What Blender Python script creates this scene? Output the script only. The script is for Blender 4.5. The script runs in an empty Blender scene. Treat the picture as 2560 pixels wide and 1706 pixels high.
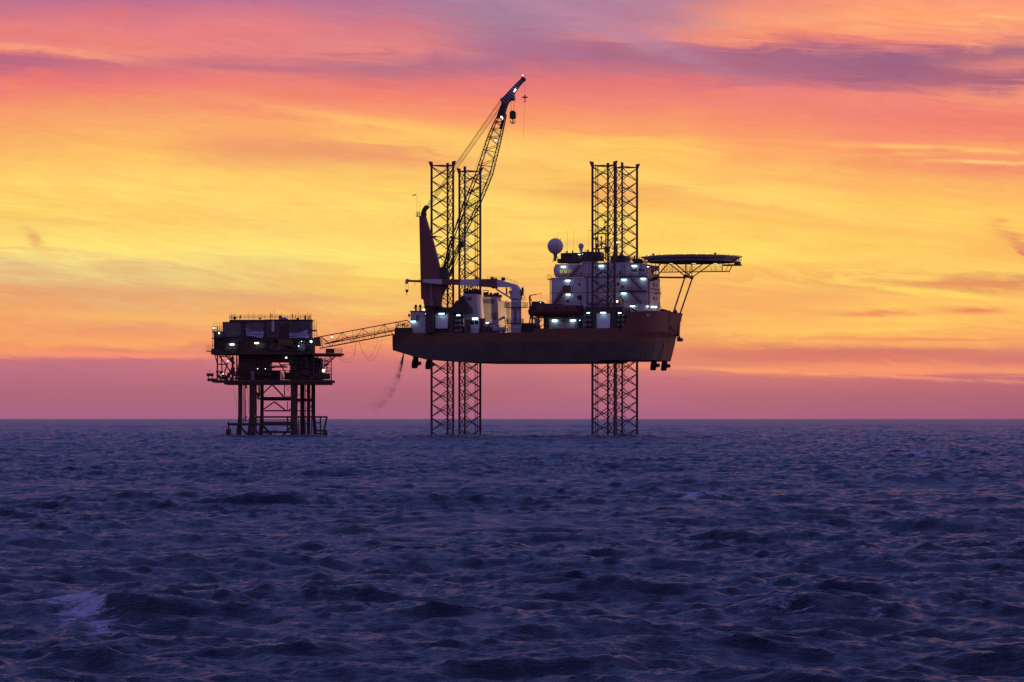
import bpy, bmesh, math, random
import numpy as np
from math import radians as R, sin, cos, pi, sqrt
from mathutils import Vector, Matrix

# ------------------------------------------------------------------ camera
H = 5.4            # eye height over the mean sea, metres
FPX = 8000.0       # focal length in pixels of the 2560 px wide photograph
HOR = 1047.0       # row of the horizon
sc = bpy.context.scene
C = sc.collection
cam = bpy.data.cameras.new('camera')
cam.sensor_width = 36.0
cam.lens = FPX / 2560 * 36.0
cam.shift_y = (HOR - 853) / 2560
cam.clip_start = 1.0
cam.clip_end = 120000
camo = bpy.data.objects.new('camera', cam)
camo.location = (0, 0, H)
camo.rotation_euler = (R(90), 0, 0)
C.objects.link(camo)
sc.camera = camo
sc.view_settings.view_transform = 'Standard'
sc.view_settings.look = 'None'
sc.view_settings.exposure = 0.0
sc.view_settings.gamma = 1.0
sc.cycles.max_bounces = 6
sc.cycles.transparent_max_bounces = 24

def lin(c):
    out = []
    for x in c[:3]:
        x = x / 255.0
        out.append(x / 12.92 if x <= 0.04045 else ((x + 0.055) / 1.055) ** 2.4)
    return (out[0], out[1], out[2], 1.0)

# ------------------------------------------------------------------ node helper
class NT:
    def __init__(s, tree):
        s.t = tree
        s.n = tree.nodes
        s.l = tree.links
    def node(s, typ, **kw):
        n = s.n.new(typ)
        for k, v in kw.items():
            setattr(n, k, v)
        return n
    def put(s, sock, val):
        if isinstance(val, bpy.types.NodeSocket):
            s.l.new(val, sock)
        elif val is not None:
            sock.default_value = val
    def m(s, op, a, b=None, c=None, clamp=False):
        n = s.node('ShaderNodeMath', operation=op)
        n.use_clamp = clamp
        s.put(n.inputs[0], a)
        s.put(n.inputs[1], b)
        s.put(n.inputs[2], c)
        return n.outputs[0]
    def mix(s, f, a, b, blend='MIX'):
        n = s.node('ShaderNodeMixRGB', blend_type=blend)
        s.put(n.inputs[0], f)
        s.put(n.inputs[1], a)
        s.put(n.inputs[2], b)
        return n.outputs[0]
    def smooth(s, x, a, b):
        n = s.node('ShaderNodeMapRange', interpolation_type='SMOOTHSTEP')
        s.put(n.inputs[0], x)
        n.inputs[1].default_value = a
        n.inputs[2].default_value = b
        return n.outputs[0]
    def vec(s, x, y, z=0.0):
        n = s.node('ShaderNodeCombineXYZ')
        s.put(n.inputs[0], x)
        s.put(n.inputs[1], y)
        s.put(n.inputs[2], z)
        return n.outputs[0]
    def noise(s, v, scale, detail=4, rough=0.55, dist=0.0):
        n = s.node('ShaderNodeTexNoise')
        s.put(n.inputs['Vector'], v)
        n.inputs['Scale'].default_value = scale
        n.inputs['Detail'].default_value = detail
        n.inputs['Roughness'].default_value = rough
        n.inputs['Distortion'].default_value = dist
        return n.outputs[0]
    def ramp(s, f, stops):
        n = s.node('ShaderNodeValToRGB')
        s.put(n.inputs[0], f)
        e = n.color_ramp.elements
        e[0].position, e[0].color = stops[0]
        e[1].position, e[1].color = stops[-1]
        for p, c in stops[1:-1]:
            q = e.new(p)
            q.color = c
        return n.outputs[0]

# ------------------------------------------------------------------ sky
SUN_ELEV, SUN_AZ = R(1.5), R(38)      # azimuth measured from straight ahead to the right
world = bpy.data.worlds.new('World')
sc.world = world
world.use_nodes = True
T = NT(world.node_tree)
T.n.clear()
tc = T.node('ShaderNodeTexCoord')
sep = T.node('ShaderNodeSeparateXYZ')
T.l.new(tc.outputs['Generated'], sep.inputs[0])
dx, dy, dz = sep.outputs
az = T.m('ARCTAN2', dx, dy)                       # 0 straight ahead, + to the right
el = T.m('ARCSINE', dz)
AZ = T.m('MULTIPLY', az, 57.29578)                # degrees
EL = T.m('MULTIPLY', el, 57.29578)

# dusk sky seen through a telephoto: colour by elevation for nine bearings.
# Every list holds (rows above the horizon, sRGB) with 139.6 rows to a degree.
SKY = {
0: [(0,165,110,150),(45,205,108,130),(80,230,118,120),(128,232,122,118),(138,247,148,115),(148,222,112,118),(168,178,97,127),(190,190,98,125),(215,236,110,106),(270,245,145,95),(330,246,160,92),(400,250,185,90),(470,255,212,95),(560,246,200,95),(620,255,222,110),(660,232,197,130),(720,227,168,112),(790,241,160,95),(860,245,155,92),(888,242,145,98),(898,198,112,120),(940,184,104,125),(985,174,98,120),(1047,165,95,130)],
320: [(0,168,106,150),(35,205,106,132),(80,228,118,120),(135,235,126,115),(150,222,116,118),(170,205,106,122),(195,222,108,115),(225,238,115,108),(275,244,150,95),(320,250,168,92),(400,253,190,90),(470,255,212,100),(530,253,205,95),(570,252,206,96),(615,255,222,106),(655,248,218,120),(690,232,195,122),(740,230,168,110),(790,241,167,96),(830,238,150,100),(860,249,162,92),(880,228,130,106),(890,250,140,105),(900,196,110,124),(985,174,99,120),(1047,165,95,130)],
640: [(0,188,106,142),(70,230,120,125),(130,225,120,120),(168,206,110,125),(190,226,116,115),(215,236,120,110),(270,243,136,100),(300,248,162,95),(330,250,166,94),(380,240,152,95),(440,253,200,94),(500,255,210,100),(560,252,206,100),(620,255,225,110),(660,243,212,118),(720,236,186,110),(760,236,172,105),(800,246,176,95),(860,245,150,95),(885,225,125,110),(900,206,112,118),(940,190,105,125),(985,175,99,119),(1047,165,95,130)],
960: [(0,170,110,150),(70,213,115,130),(125,228,124,122),(150,206,112,126),(172,178,106,130),(190,200,108,122),(215,225,112,112),(255,243,126,100),(300,248,152,95),(345,251,188,90),(380,241,162,95),(420,250,190,92),(500,253,210,96),(570,252,206,98),(640,255,222,108),(700,250,205,95),(750,246,190,95),(800,243,168,95),(860,243,150,95),(885,226,126,108),(905,208,114,116),(945,190,105,124),(985,176,99,117),(1047,165,95,130)],
1280: [(0,164,126,156),(70,170,120,150),(120,170,110,145),(160,180,105,135),(190,208,108,122),(215,230,112,112),(270,245,130,100),(330,250,162,90),(365,253,195,90),(420,253,200,92),(500,253,208,94),(560,253,208,94),(620,253,213,95),(680,250,192,90),(740,246,172,94),(800,241,162,95),(850,236,142,100),(900,208,117,115),(945,187,106,122),(985,177,100,115),(1047,165,95,130)],
1600: [(0,178,122,150),(60,186,124,148),(98,222,125,127),(112,190,108,132),(150,168,100,135),(182,200,108,124),(215,226,110,114),(270,243,130,100),(330,250,160,90),(370,253,198,88),(430,253,194,85),(475,243,170,85),(520,253,203,90),(600,253,210,90),(650,252,196,90),(740,246,176,94),(800,245,164,92),(860,236,150,96),(905,226,130,108),(945,194,108,121),(1047,166,95,129)],
1920: [(0,228,132,124),(60,248,148,106),(98,245,140,106),(116,222,118,114),(138,166,97,130),(180,165,94,126),(212,198,104,120),(236,236,118,110),(290,241,126,100),(340,249,150,92),(395,250,166,90),(450,253,194,90),(500,253,206,94),(570,253,202,86),(620,253,210,90),(680,251,196,90),(750,246,170,90),(820,250,184,86),(868,240,150,86),(892,204,114,102),(925,242,144,96),(950,200,110,113),(985,178,100,112),(1047,169,95,126)],
2240: [(0,250,148,106),(60,252,160,104),(108,248,140,106),(128,206,110,120),(150,155,92,126),(200,157,91,125),(228,200,105,120),(246,238,128,114),(290,238,120,106),(350,245,132,100),(378,250,155,90),(396,245,140,92),(440,248,166,90),(500,252,195,86),(560,253,200,86),(620,253,200,86),(680,253,200,90),(714,232,162,86),(740,253,194,86),(800,253,194,86),(858,245,160,90),(884,210,116,101),(915,244,144,96),(935,250,140,100),(945,196,106,114),(985,178,98,112),(1047,164,90,125)],
2560: [(0,250,145,110),(60,252,160,105),(110,240,140,110),(140,162,96,121),(178,222,125,118),(190,200,110,118),(215,166,91,121),(248,243,140,106),(290,238,122,104),(330,236,116,102),(378,246,150,92),(415,240,132,96),(470,250,170,90),(520,252,190,86),(570,253,196,82),(620,247,182,82),(680,253,200,90),(710,216,142,90),(738,250,180,86),(800,252,190,90),(860,245,164,90),(900,196,106,114),(930,246,148,100),(945,192,105,116),(985,175,95,112),(1047,160,86,121)],
}
STREAKS = [
    (150, 143, 330, 9, 0.10, (250, 152, 118), 0.9), (2330, 378, 260, 7, 0.05, (254, 190, 100), 0.9), (2450, 413, 150, 5, 0.03, (254, 196, 110), 0.9),
    (2180, 395, 160, 6, -0.02, (252, 186, 100), 0.6), (2540, 622, 55, 22, 0.75, (222, 122, 96), 1.0, 2.0), (92, 600, 24, 20, 0.9, (232, 172, 100), 0.7, 2.0),
    (2420, 712, 170, 6, 0.015, (234, 136, 82), 1.3), (2180, 785, 130, 8, 0.0, (238, 142, 84), 1.0), (2430, 781, 80, 8, 0.0, (232, 128, 84), 1.1), (1980, 745, 260, 13, 0.02, (244, 172, 92), 0.8), (2330, 735, 220, 8, 0.12, (255, 216, 92), 0.9), (2200, 897, 480, 11, 0.02, (228, 116, 96), 0.9), (2300, 850, 260, 4, 0.01, (240, 140, 84), 0.9), (2200, 825, 260, 7, -0.02, (254, 204, 84), 0.9), (1560, 700, 260, 12, 0.05, (250, 184, 92), 0.7), (1830, 640, 300, 12, 0.04, (255, 214, 96), 0.8), (1400, 610, 260, 10, -0.03, (246, 186, 92), 0.6), (1850, 515, 300, 10, 0.16, (250, 180, 90), 0.7), (2150, 470, 360, 12, 0.10, (250, 176, 88), 0.7), (1150, 345, 420, 16, 0.16, (254, 196, 96), 0.8), (860, 385, 360, 22, 0.10, (238, 150, 96), 0.7),
    (1750, 470, 420, 16, 0.18, (253, 206, 96), 0.7), (1500, 495, 260, 13, 0.10, (240, 164, 88), 0.6), (2000, 560, 480, 14, 0.10, (250, 186, 84), 0.7),
    (420, 800, 420, 10, 0.05, (246, 178, 96), 0.6), (560, 740, 380, 12, 0.04, (228, 162, 108), 0.6), (2050, 935, 520, 5, 0.045, (252, 152, 98), 0.8),
    (2100, 885, 380, 16, 0.03, (212, 116, 100), 0.7), (1980, 820, 420, 9, -0.02, (252, 186, 88), 0.6), (1700, 150, 420, 22, 0.10, (172, 100, 128), 0.7),
    (600, 175, 320, 9, 0.03, (196, 104, 124), 0.7), (1480, 60, 300, 26, 0.35, (186, 128, 156), 0.7), (2300, 880, 300, 8, 0.0, (214, 112, 100), 0.7),
    (2500, 60, 50, 4, 0.10, (254, 190, 120), 0.9), (300, 890, 500, 5, 0.0, (250, 140, 104), 0.5), (700, 1020, 10, 3, 0, (165, 95, 130), 0.0),
]
# streaky cirrus: bend the bands with noise that is long along the horizon
ncrd = T.vec(T.m('MULTIPLY', AZ, 0.16), T.m('ADD', T.m('MULTIPLY', EL, 1.5), T.m('MULTIPLY', AZ, 0.10)), 3.1)
big = T.noise(ncrd, 1.0, 5, 0.6, 0.6)
tilt = T.m('MULTIPLY', T.m('SUBTRACT', big, 0.46), 2.6)
ncr2 = T.vec(T.m('MULTIPLY', AZ, 0.42), T.m('ADD', T.m('MULTIPLY', EL, 4.2), T.m('ADD', T.m('MULTIPLY', AZ, 0.30), T.m('MULTIPLY', tilt, 1.8))), 7.7)
fine = T.noise(ncr2, 1.0, 6, 0.62, 1.1)
ncr3 = T.vec(T.m('MULTIPLY', AZ, 1.0), T.m('ADD', T.m('MULTIPLY', EL, 9.0), T.m('ADD', T.m('MULTIPLY', AZ, 1.1), T.m('MULTIPLY', tilt, 3.0))), 1.3)
wisp = T.noise(ncr3, 1.0, 7, 0.66, 0.9)
# less bending close to the horizon, where the haze band is smooth and level
calm = T.smooth(EL, 0.3, 2.0)
bend = T.m('ADD', T.m('MULTIPLY', T.m('SUBTRACT', big, 0.5), 0.30), T.m('MULTIPLY', T.m('SUBTRACT', fine, 0.5), 0.75))
bend = T.m('MULTIPLY', bend, T.m('ADD', T.m('MULTIPLY', calm, 0.85), 0.12))
ELb = T.m('ADD', EL, bend)
fac = T.m('DIVIDE', T.m('MULTIPLY', ELb, 139.6), 1047.0, clamp=True)
cols = sorted(SKY)
col = None
for i, px in enumerate(cols):
    stops = sorted([((1047 - y) / 1047.0, lin((r, g, b))) for y, r, g, b in SKY[px]], key=lambda q: q[0])
    rc = T.ramp(fac, stops)
    if col is None:
        col = rc
    else:
        a0, a1 = (cols[i-1] - 1280) / 139.6, (px - 1280) / 139.6
        bent = T.m('ADD', AZ, T.m('MULTIPLY', T.m('SUBTRACT', big, 0.5), 2.4))
        col = T.mix(T.smooth(bent, a0, a1), col, rc)
# fine wisps change the brightness a little
wv = T.m('ADD', T.m('MULTIPLY', T.m('SUBTRACT', wisp, 0.5), T.m('ADD', T.m('MULTIPLY', calm, 0.42), 0.05)), 1.0)
wv2 = T.m('ADD', T.m('MULTIPLY', T.m('SUBTRACT', fine, 0.5), T.m('ADD', T.m('MULTIPLY', calm, 0.40), 0.03)), 1.0)
gw = T.m('MULTIPLY', wv, wv2)
gcol = T.vec(T.m('POWER', gw, 0.25), gw, T.m('POWER', gw, 0.7))
col = T.mix(1.0, col, gcol, 'MULTIPLY')
# single streaks and wisps: centre (row, column), half length and thickness in rows, slope, colour, strength
def streak(col, px, py, ln, th, slope, rgb, amt, rag=1.0):
    a0, e0 = (px-1280)/139.6, (1047-py)/139.6
    du = T.m('SUBTRACT', AZ, a0)
    dv = T.m('SUBTRACT', T.m('ADD', EL, T.m('MULTIPLY', du, slope)), e0)
    dv = T.m('ADD', dv, T.m('MULTIPLY', T.m('SUBTRACT', wisp, 0.5), 0.35*rag*max(th/14.0, 0.5)))
    q = T.m('ADD', T.m('POWER', T.m('ABSOLUTE', T.m('DIVIDE', du, ln/139.6)), 2.0), T.m('POWER', T.m('ABSOLUTE', T.m('DIVIDE', dv, th/139.6)), 2.0))
    g = T.m('EXPONENT', T.m('MULTIPLY', q, -1.0))
    g = T.m('MULTIPLY', g, T.m('MULTIPLY', T.smooth(fine, 0.22, 0.56), min(1.0, amt*1.35)))
    return T.mix(g, col, lin(rgb))
for a in STREAKS:
    col = streak(col, *a)
hsv = T.node('ShaderNodeHueSaturation')
hsv.inputs['Saturation'].default_value = 0.965
T.l.new(col, hsv.inputs['Color'])
col = hsv.outputs[0]
# overhead it darkens
# the rest of the dome: mauve, then indigo overhead and behind the camera
cl = T.noise(T.vec(T.m('MULTIPLY', dx, 1.0), T.m('MULTIPLY', dy, 1.0), T.m('MULTIPLY', dz, 3.0)), 2.3, 5, 0.55, 0.3)
zen = T.mix(T.smooth(cl, 0.35, 0.68), (0.135, 0.20, 0.66, 1), (0.175, 0.205, 0.66, 1))
back = T.ramp(T.m('DIVIDE', EL, 60.0, clamp=True), [(0.0, (0.24, 0.12, 0.26, 1)), (0.15, (0.25, 0.145, 0.39, 1)), (0.5, (0.15, 0.125, 0.40, 1)), (1.0, (0.095, 0.095, 0.32, 1))])
zen = T.mix(T.smooth(EL, 42.0, 75.0), zen, (0.085, 0.105, 0.34, 1))
aaz = T.m('ABSOLUTE', AZ)
dome = T.mix(T.smooth(EL, 7.4, 13.5), col, zen)
sky = T.mix(T.smooth(aaz, 35.0, 112.0), dome, back)
# clear air behind the clouds
nish = T.node('ShaderNodeTexSky', sky_type='NISHITA')
nish.sun_disc = False
nish.sun_elevation = SUN_ELEV
nish.sun_rotation = SUN_AZ
nsc = T.mix(1.0, nish.outputs[0], (0.006, 0.006, 0.006, 1), 'MULTIPLY')
sky = T.mix(1.0, sky, nsc, 'ADD')
bg = T.node('ShaderNodeBackground')
bg.inputs['Strength'].default_value = 1.0
T.l.new(sky, bg.inputs['Color'])
wo = T.node('ShaderNodeOutputWorld')
T.l.new(bg.outputs[0], wo.inputs[0])

# the sun is down behind cloud: only a weak, wide, warm glow comes from the right
sl = bpy.data.lights.new('sun', 'SUN')
sl.energy = 0.24
sl.angle = R(14)
sl.color = (1.0, 0.50, 0.50)
so = bpy.data.objects.new('sun', sl)
d = Vector((sin(R(80)) * cos(R(5)), cos(R(80)) * cos(R(5)), sin(R(5))))
so.rotation_euler = d.to_track_quat('Z', 'Y').to_euler()
so.location = (200, 900, 100)
C.objects.link(so)

# ------------------------------------------------------------------ materials
MATS = {}
def mat(name, col, rough=0.6, metal=0.0, var=0.25, scale=0.6, streak=0.0, spec=0.5):
    if name in MATS:
        return MATS[name]
    m = bpy.data.materials.new(name)
    m.use_nodes = True
    t = NT(m.node_tree)
    p = m.node_tree.nodes['Principled BSDF']
    tc = t.node('ShaderNodeTexCoord')
    v = tc.outputs['Object']
    n = t.noise(v, scale, 6, 0.65)
    c = tuple(col) + (1.0,)
    dk = tuple(x * (1 - var) for x in col) + (1.0,)
    lt = tuple(min(1, x * (1 + var * 0.6)) for x in col) + (1.0,)
    cc = t.ramp(n, [(0.3, dk), (0.52, c), (0.75, lt)])
    if streak:
        mp = t.node('ShaderNodeMapping')
        t.l.new(v, mp.inputs[0])
        mp.inputs['Scale'].default_value = (2.2, 2.2, 0.12)
        s2 = t.noise(mp.outputs[0], 1.0, 5, 0.6)
        f = t.m('MULTIPLY', t.smooth(s2, 0.56, 0.74), streak)
        cc = t.mix(f, cc, (0.12, 0.055, 0.03, 1))
    t.l.new(cc, p.inputs['Base Color'])
    rr = t.m('ADD', t.m('MULTIPLY', n, 0.2), rough - 0.1)
    t.l.new(rr, p.inputs['Roughness'])
    p.inputs['Metallic'].default_value = metal
    p.inputs['Specular IOR Level'].default_value = spec
    MATS[name] = m
    return m

def emis(name, col, st):
    if name in MATS:
        return MATS[name]
    m = bpy.data.materials.new(name)
    m.use_nodes = True
    t = NT(m.node_tree)
    p = m.node_tree.nodes['Principled BSDF']
    p.inputs['Base Color'].default_value = (0.8, 0.8, 0.8, 1)
    p.inputs['Emission Color'].default_value = tuple(col) + (1,)
    p.inputs['Emission Strength'].default_value = st
    MATS[name] = m
    return m

def glassmat(name):
    m = bpy.data.materials.new(name)
    m.use_nodes = True
    t = NT(m.node_tree)
    t.n.clear()
    a = t.node('ShaderNodeBsdfTransparent')
    a.inputs[0].default_value = (0.82, 0.86, 0.85, 1)
    g = t.node('ShaderNodeBsdfGlossy')
    g.inputs['Roughness'].default_value = 0.05
    fr = t.node('ShaderNodeFresnel')
    fr.inputs[0].default_value = 1.5
    mx = t.node('ShaderNodeMixShader')
    t.l.new(fr.outputs[0], mx.inputs[0])
    t.l.new(a.outputs[0], mx.inputs[1])
    t.l.new(g.outputs[0], mx.inputs[2])
    o = t.node('ShaderNodeOutputMaterial')
    t.l.new(mx.outputs[0], o.inputs[0])
    MATS[name] = m
    return m

M_STEEL = mat('leg steel', (0.10, 0.065, 0.045), 0.6, 0.2, 0.4, 0.8)
M_HULLR = mat('hull red', (0.182, 0.072, 0.036), 0.6, 0, 0.25, 0.15, 0.25)
M_HULLB = mat('hull blue black', (0.13, 0.115, 0.078), 0.6, 0, 0.3, 0.15, 0.2)
M_WHITE = mat('white paint', (0.62, 0.60, 0.58), 0.5, 0, 0.10, 0.3, 0.25)
M_PANEL = mat('panel white', (0.72, 0.73, 0.75), 0.5, 0, 0.06, 0.3, 0.08)
M_CREAM = mat('cream paint', (0.60, 0.52, 0.40), 0.5, 0, 0.08, 0.3, 0.10)
M_DARK = mat('dark equipment', (0.075, 0.052, 0.036), 0.6, 0.1, 0.4, 0.9)
M_GREY = mat('grey steel', (0.22, 0.19, 0.18), 0.55, 0.1, 0.3, 0.5)
M_RED = mat('crane red', (0.23, 0.085, 0.06), 0.6, 0, 0.25, 0.3, 0.15)
M_RAIL = mat('rail steel', (0.10, 0.045, 0.035), 0.5, 0.1, 0.2, 1.0)
M_BLACK = mat('soot black', (0.06, 0.05, 0.035), 0.8, 0, 0.4, 0.8)
M_WIRE = mat('wire rope', (0.09, 0.03, 0.02), 0.5, 0.2, 0.2, 1.0)
M_RUST = mat('platform steel', (0.105, 0.075, 0.055), 0.85, 0.0, 0.5, 0.7, 0.4, spec=0.2)
M_MODULE = mat('module cladding', (0.20, 0.17, 0.15), 0.7, 0, 0.35, 0.5, 0.8)
M_TARP = mat('tarpaulin', (0.42, 0.42, 0.55), 0.6, 0, 0.15, 0.5)
M_YELL = mat('yellow brown paint', (0.16, 0.085, 0.02), 0.6, 0, 0.3, 0.5)
M_ORANGE = mat('orange paint', (0.33, 0.07, 0.03), 0.6, 0, 0.3, 0.5)
M_LAMP = emis('cold lamp', (0.50, 0.82, 1.0), 6.5)
M_STRIP = emis('dim strip lamp', (0.75, 0.88, 1.0), 1.1)
M_LAMPB = emis('boom flood', (1.0, 0.97, 0.9), 9.0)
M_LAMPY = emis('sodium lamp', (1.0, 0.70, 0.28), 14.0)
M_LAMPG = emis('greenish lamp', (0.88, 1.0, 0.72), 5.0)
M_DECKL = emis('deck perimeter light', (1.0, 0.85, 0.4), 3.0)
M_REDL = emis('warning light', (1.0, 0.35, 0.2), 14.0)
M_GLASS = glassmat('window glass')
M_CLOTH = mat('overall', (0.03, 0.03, 0.05), 0.9, 0, 0.2, 6)
M_DARKWIN = mat('dark window', (0.01, 0.012, 0.016), 0.5, 0, 0.1, 2, spec=0.2)

# ------------------------------------------------------------------ frames and mesh builder
class Frame:
    """A level frame: u along the heading, v away from the camera, z up from the sea."""
    def __init__(s, ox, oy, deg):
        s.ox, s.oy = ox, oy
        s.a = R(deg)
        s.ca, s.sa = cos(s.a), sin(s.a)
    def at(s, px, py, v):
        k = (px - 1280.0) / FPX
        u = (k * (s.oy + v * s.ca) - s.ox - v * s.sa) / (s.ca + k * s.sa)
        Y = s.oy - u * s.sa + v * s.ca
        return Vector((u, v, H + (HOR - py) / FPX * Y))
    def world(s, p):
        return Vector((s.ox + p[0] * s.ca + p[1] * s.sa, s.oy - p[0] * s.sa + p[1] * s.ca, p[2]))

SHIP = Frame(7.0, 1010.0, 14.4)
RIG = Frame(-76.6, 1005.0, 0.0)
ROOT = {}

def thing(name, frame, loc, label, cat, group=None):
    o = bpy.data.objects.new(name, None)
    o.empty_display_size = 1.0
    C.objects.link(o)
    o.location = frame.world(loc)
    o.rotation_euler = (0, 0, -frame.a)
    o['label'] = label
    o['category'] = cat
    if group:
        o['group'] = group


    ROOT[o.name] = (frame, Vector(loc))
    return o

def rootloc(o):
    while o.parent is not None:
        o = o.parent
    return ROOT[o.name][1]

class MB:
    def __init__(s):
        s.v, s.f = [], []
        s.pr = []          # (first vertex, first face) of every primitive
    def add(s, vs, fs):
        b = len(s.v)
        s.pr.append((b, len(s.f)))
        s.v.extend(tuple(x) for x in vs)
        s.f.extend(tuple(b + i for i in f) for f in fs)
        return s
    def hexa(s, p):     # 8 corners: bottom 4 ccw, top 4 ccw
        return s.add(p, [(0,3,2,1),(4,5,6,7),(0,1,5,4),(1,2,6,5),(2,3,7,6),(3,0,4,7)])
    def box(s, a, b):
        x0, x1 = sorted((a[0], b[0])); y0, y1 = sorted((a[1], b[1])); z0, z1 = sorted((a[2], b[2]))
        return s.hexa([(x0,y0,z0),(x1,y0,z0),(x1,y1,z0),(x0,y1,z0),(x0,y0,z1),(x1,y0,z1),(x1,y1,z1),(x0,y1,z1)])
    def cbox(s, c, sx, sy, sz):
        return s.box((c[0]-sx/2, c[1]-sy/2, c[2]-sz/2), (c[0]+sx/2, c[1]+sy/2, c[2]+sz/2))
    def prism(s, poly, v0, v1):
        """poly: list of (u,z); extruded from v0 to v1"""
        n = len(poly)
        area = sum(poly[i][0]*poly[(i+1)%n][1]-poly[(i+1)%n][0]*poly[i][1] for i in range(n))
        if area < 0:
            poly = poly[::-1]
        if v0 > v1:
            v0, v1 = v1, v0
        vs = [(p[0], v0, p[1]) for p in poly] + [(p[0], v1, p[1]) for p in poly]
        fs = [tuple(range(n)), tuple(range(2*n-1, n-1, -1))]
        for i in range(n):
            j = (i+1) % n
            fs.append((j, i, n+i, n+j))
        return s.add(vs, fs)
    def plan(s, poly, z0, z1):
        """poly: list of (u,v); extruded up"""
        n = len(poly)
        area = sum(poly[i][0]*poly[(i+1)%n][1]-poly[(i+1)%n][0]*poly[i][1] for i in range(n))
        if area < 0:
            poly = poly[::-1]
        vs = [(p[0], p[1], z0) for p in poly] + [(p[0], p[1], z1) for p in poly]
        fs = [tuple(range(n-1, -1, -1)), tuple(range(n, 2*n))]
        for i in range(n):
            j = (i+1) % n
            fs.append((i, j, n+j, n+i))
        return s.add(vs, fs)
    def bar(s, p, q, r, n=6, r2=None):
        p, q = Vector(p), Vector(q)
        d = q - p
        if d.length < 1e-6:
            return s
        d.normalize()
        a = d.orthogonal().normalized()
        b = d.cross(a)
        r2 = r if r2 is None else r2
        vs = []
        for k in range(n):
            t = 2*pi*(k+0.5)/n
            vs.append(p + (a*cos(t) + b*sin(t))*r)
        for k in range(n):
            t = 2*pi*(k+0.5)/n
            vs.append(q + (a*cos(t) + b*sin(t))*r2)
        fs = [tuple(range(n-1, -1, -1)), tuple(range(n, 2*n))]
        for k in range(n):
            j = (k+1) % n
            fs.append((k, j, n+j, n+k))
        return s.add(vs, fs)
    def path(s, pts, r, n=5):
        for a, b in zip(pts, pts[1:]):
            s.bar(a, b, r, n)
        return s
    def beam(s, p, q, w, h):
        """rectangular beam, w across (v) and h in the vertical plane"""
        p, q = Vector(p), Vector(q)
        d = (q-p).normalized()
        up = Vector((0,0,1))
        if abs(d.z) > 0.95:
            up = Vector((1,0,0))
        a = d.cross(up).normalized()
        b = a.cross(d).normalized()
        c = []
        for o in (p, q):
            for sa, sb in ((-1,-1),(1,-1),(1,1),(-1,1)):
                c.append(o + a*sa*w/2 + b*sb*h/2)
        return s.hexa(c)
    def sphere(s, c, r, nu=20, nv=12, z0=-1.0):
        vs, fs = [], []
        for i in range(nv+1):
            ph = -pi/2 + pi*i/nv
            zz = max(sin(ph), z0)
            for k in range(nu):
                th = 2*pi*k/nu
                rr = cos(ph) if sin(ph) > z0 else sqrt(max(0, 1-z0*z0))*(i/max(1, nv)) * 0 + cos(ph)
                vs.append((c[0]+r*rr*cos(th), c[1]+r*rr*sin(th), c[2]+r*zz))
        for i in range(nv):
            for k in range(nu):
                j = (k+1) % nu
                fs.append((i*nu+k, i*nu+j, (i+1)*nu+j, (i+1)*nu+k))
        return s.add(vs, fs)
    def rail(s, pts, h=1.15, step=1.6, r=0.035, rows=3):
        for a, b in zip(pts, pts[1:]):
            a, b = Vector(a), Vector(b)
            L = (b-a).length
            n = max(1, int(round(L/step)))
            for i in range(n+1):
                p = a.lerp(b, i/n)
                s.bar(p, p+Vector((0,0,h)), r, 4)
            for k in range(rows):
                z = Vector((0,0,h*(k+1)/rows))
                s.bar(a+z, b+z, r*0.9, 4)
        return s
    def clusters(s):
        """groups of primitives that touch one another"""
        n = len(s.pr)
        co = np.array(s.v)
        ends = [q[0] for q in s.pr[1:]] + [len(s.v)]
        lo = np.array([co[a[0]:e].min(0) for a, e in zip(s.pr, ends)]) - 0.06
        hi = np.array([co[a[0]:e].max(0) for a, e in zip(s.pr, ends)]) + 0.06
        lab = list(range(n))
        def find(i):
            while lab[i] != i:
                lab[i] = lab[lab[i]]
                i = lab[i]
            return i
        for i in range(n):
            hit = np.nonzero(np.all((lo[i+1:] <= hi[i]) & (hi[i+1:] >= lo[i]), axis=1))[0]
            for j in hit:
                a, b = find(i), find(i+1+int(j))
                if a != b:
                    lab[b] = a
        g = {}
        for i in range(n):
            g.setdefault(find(i), []).append(i)
        return list(g.values())
    def build(s, name, m, parent, smooth=False, label=None, bevel=0.0, kind=None, split=True):
        if split and parent is not None and 1 < len(s.pr) < 1500 and s.pr[0] == (0, 0):
            cl = s.clusters()
            if 1 < len(cl) <= 100:
                cl.sort(key=lambda c: -len(c))
                fe = [q[1] for q in s.pr[1:]] + [len(s.f)]
                ve = [q[0] for q in s.pr[1:]] + [len(s.v)]
                first = None
                for c in cl:
                    mb = MB()
                    for i in c:
                        b = s.pr[i][0]
                        mb.add(s.v[b:ve[i]], [tuple(k-b for k in f) for f in s.f[s.pr[i][1]:fe[i]]])
                    o = mb.build(name, m, parent, smooth, label, bevel, kind, split=False)
                    first = first or o
                return first
        L = rootloc(parent) if parent is not None else Vector((0,0,0))
        me = bpy.data.meshes.new(name)
        me.from_pydata([(x-L[0], y-L[1], z-L[2]) for x, y, z in s.v], [], s.f)
        me.materials.append(m)
        if smooth:
            me.polygons.foreach_set('use_smooth', [True]*len(me.polygons))
        me.update()
        o = bpy.data.objects.new(name, me)
        C.objects.link(o)
        if parent is not None:
            o.parent = parent
        if label:
            o['label'] = label
        if kind:
            o['kind'] = kind
        if bevel:
            b = o.modifiers.new('bevel', 'BEVEL')
            b.width = bevel
            b.segments = 1
            b.limit_method = 'ANGLE'
        return o

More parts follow.
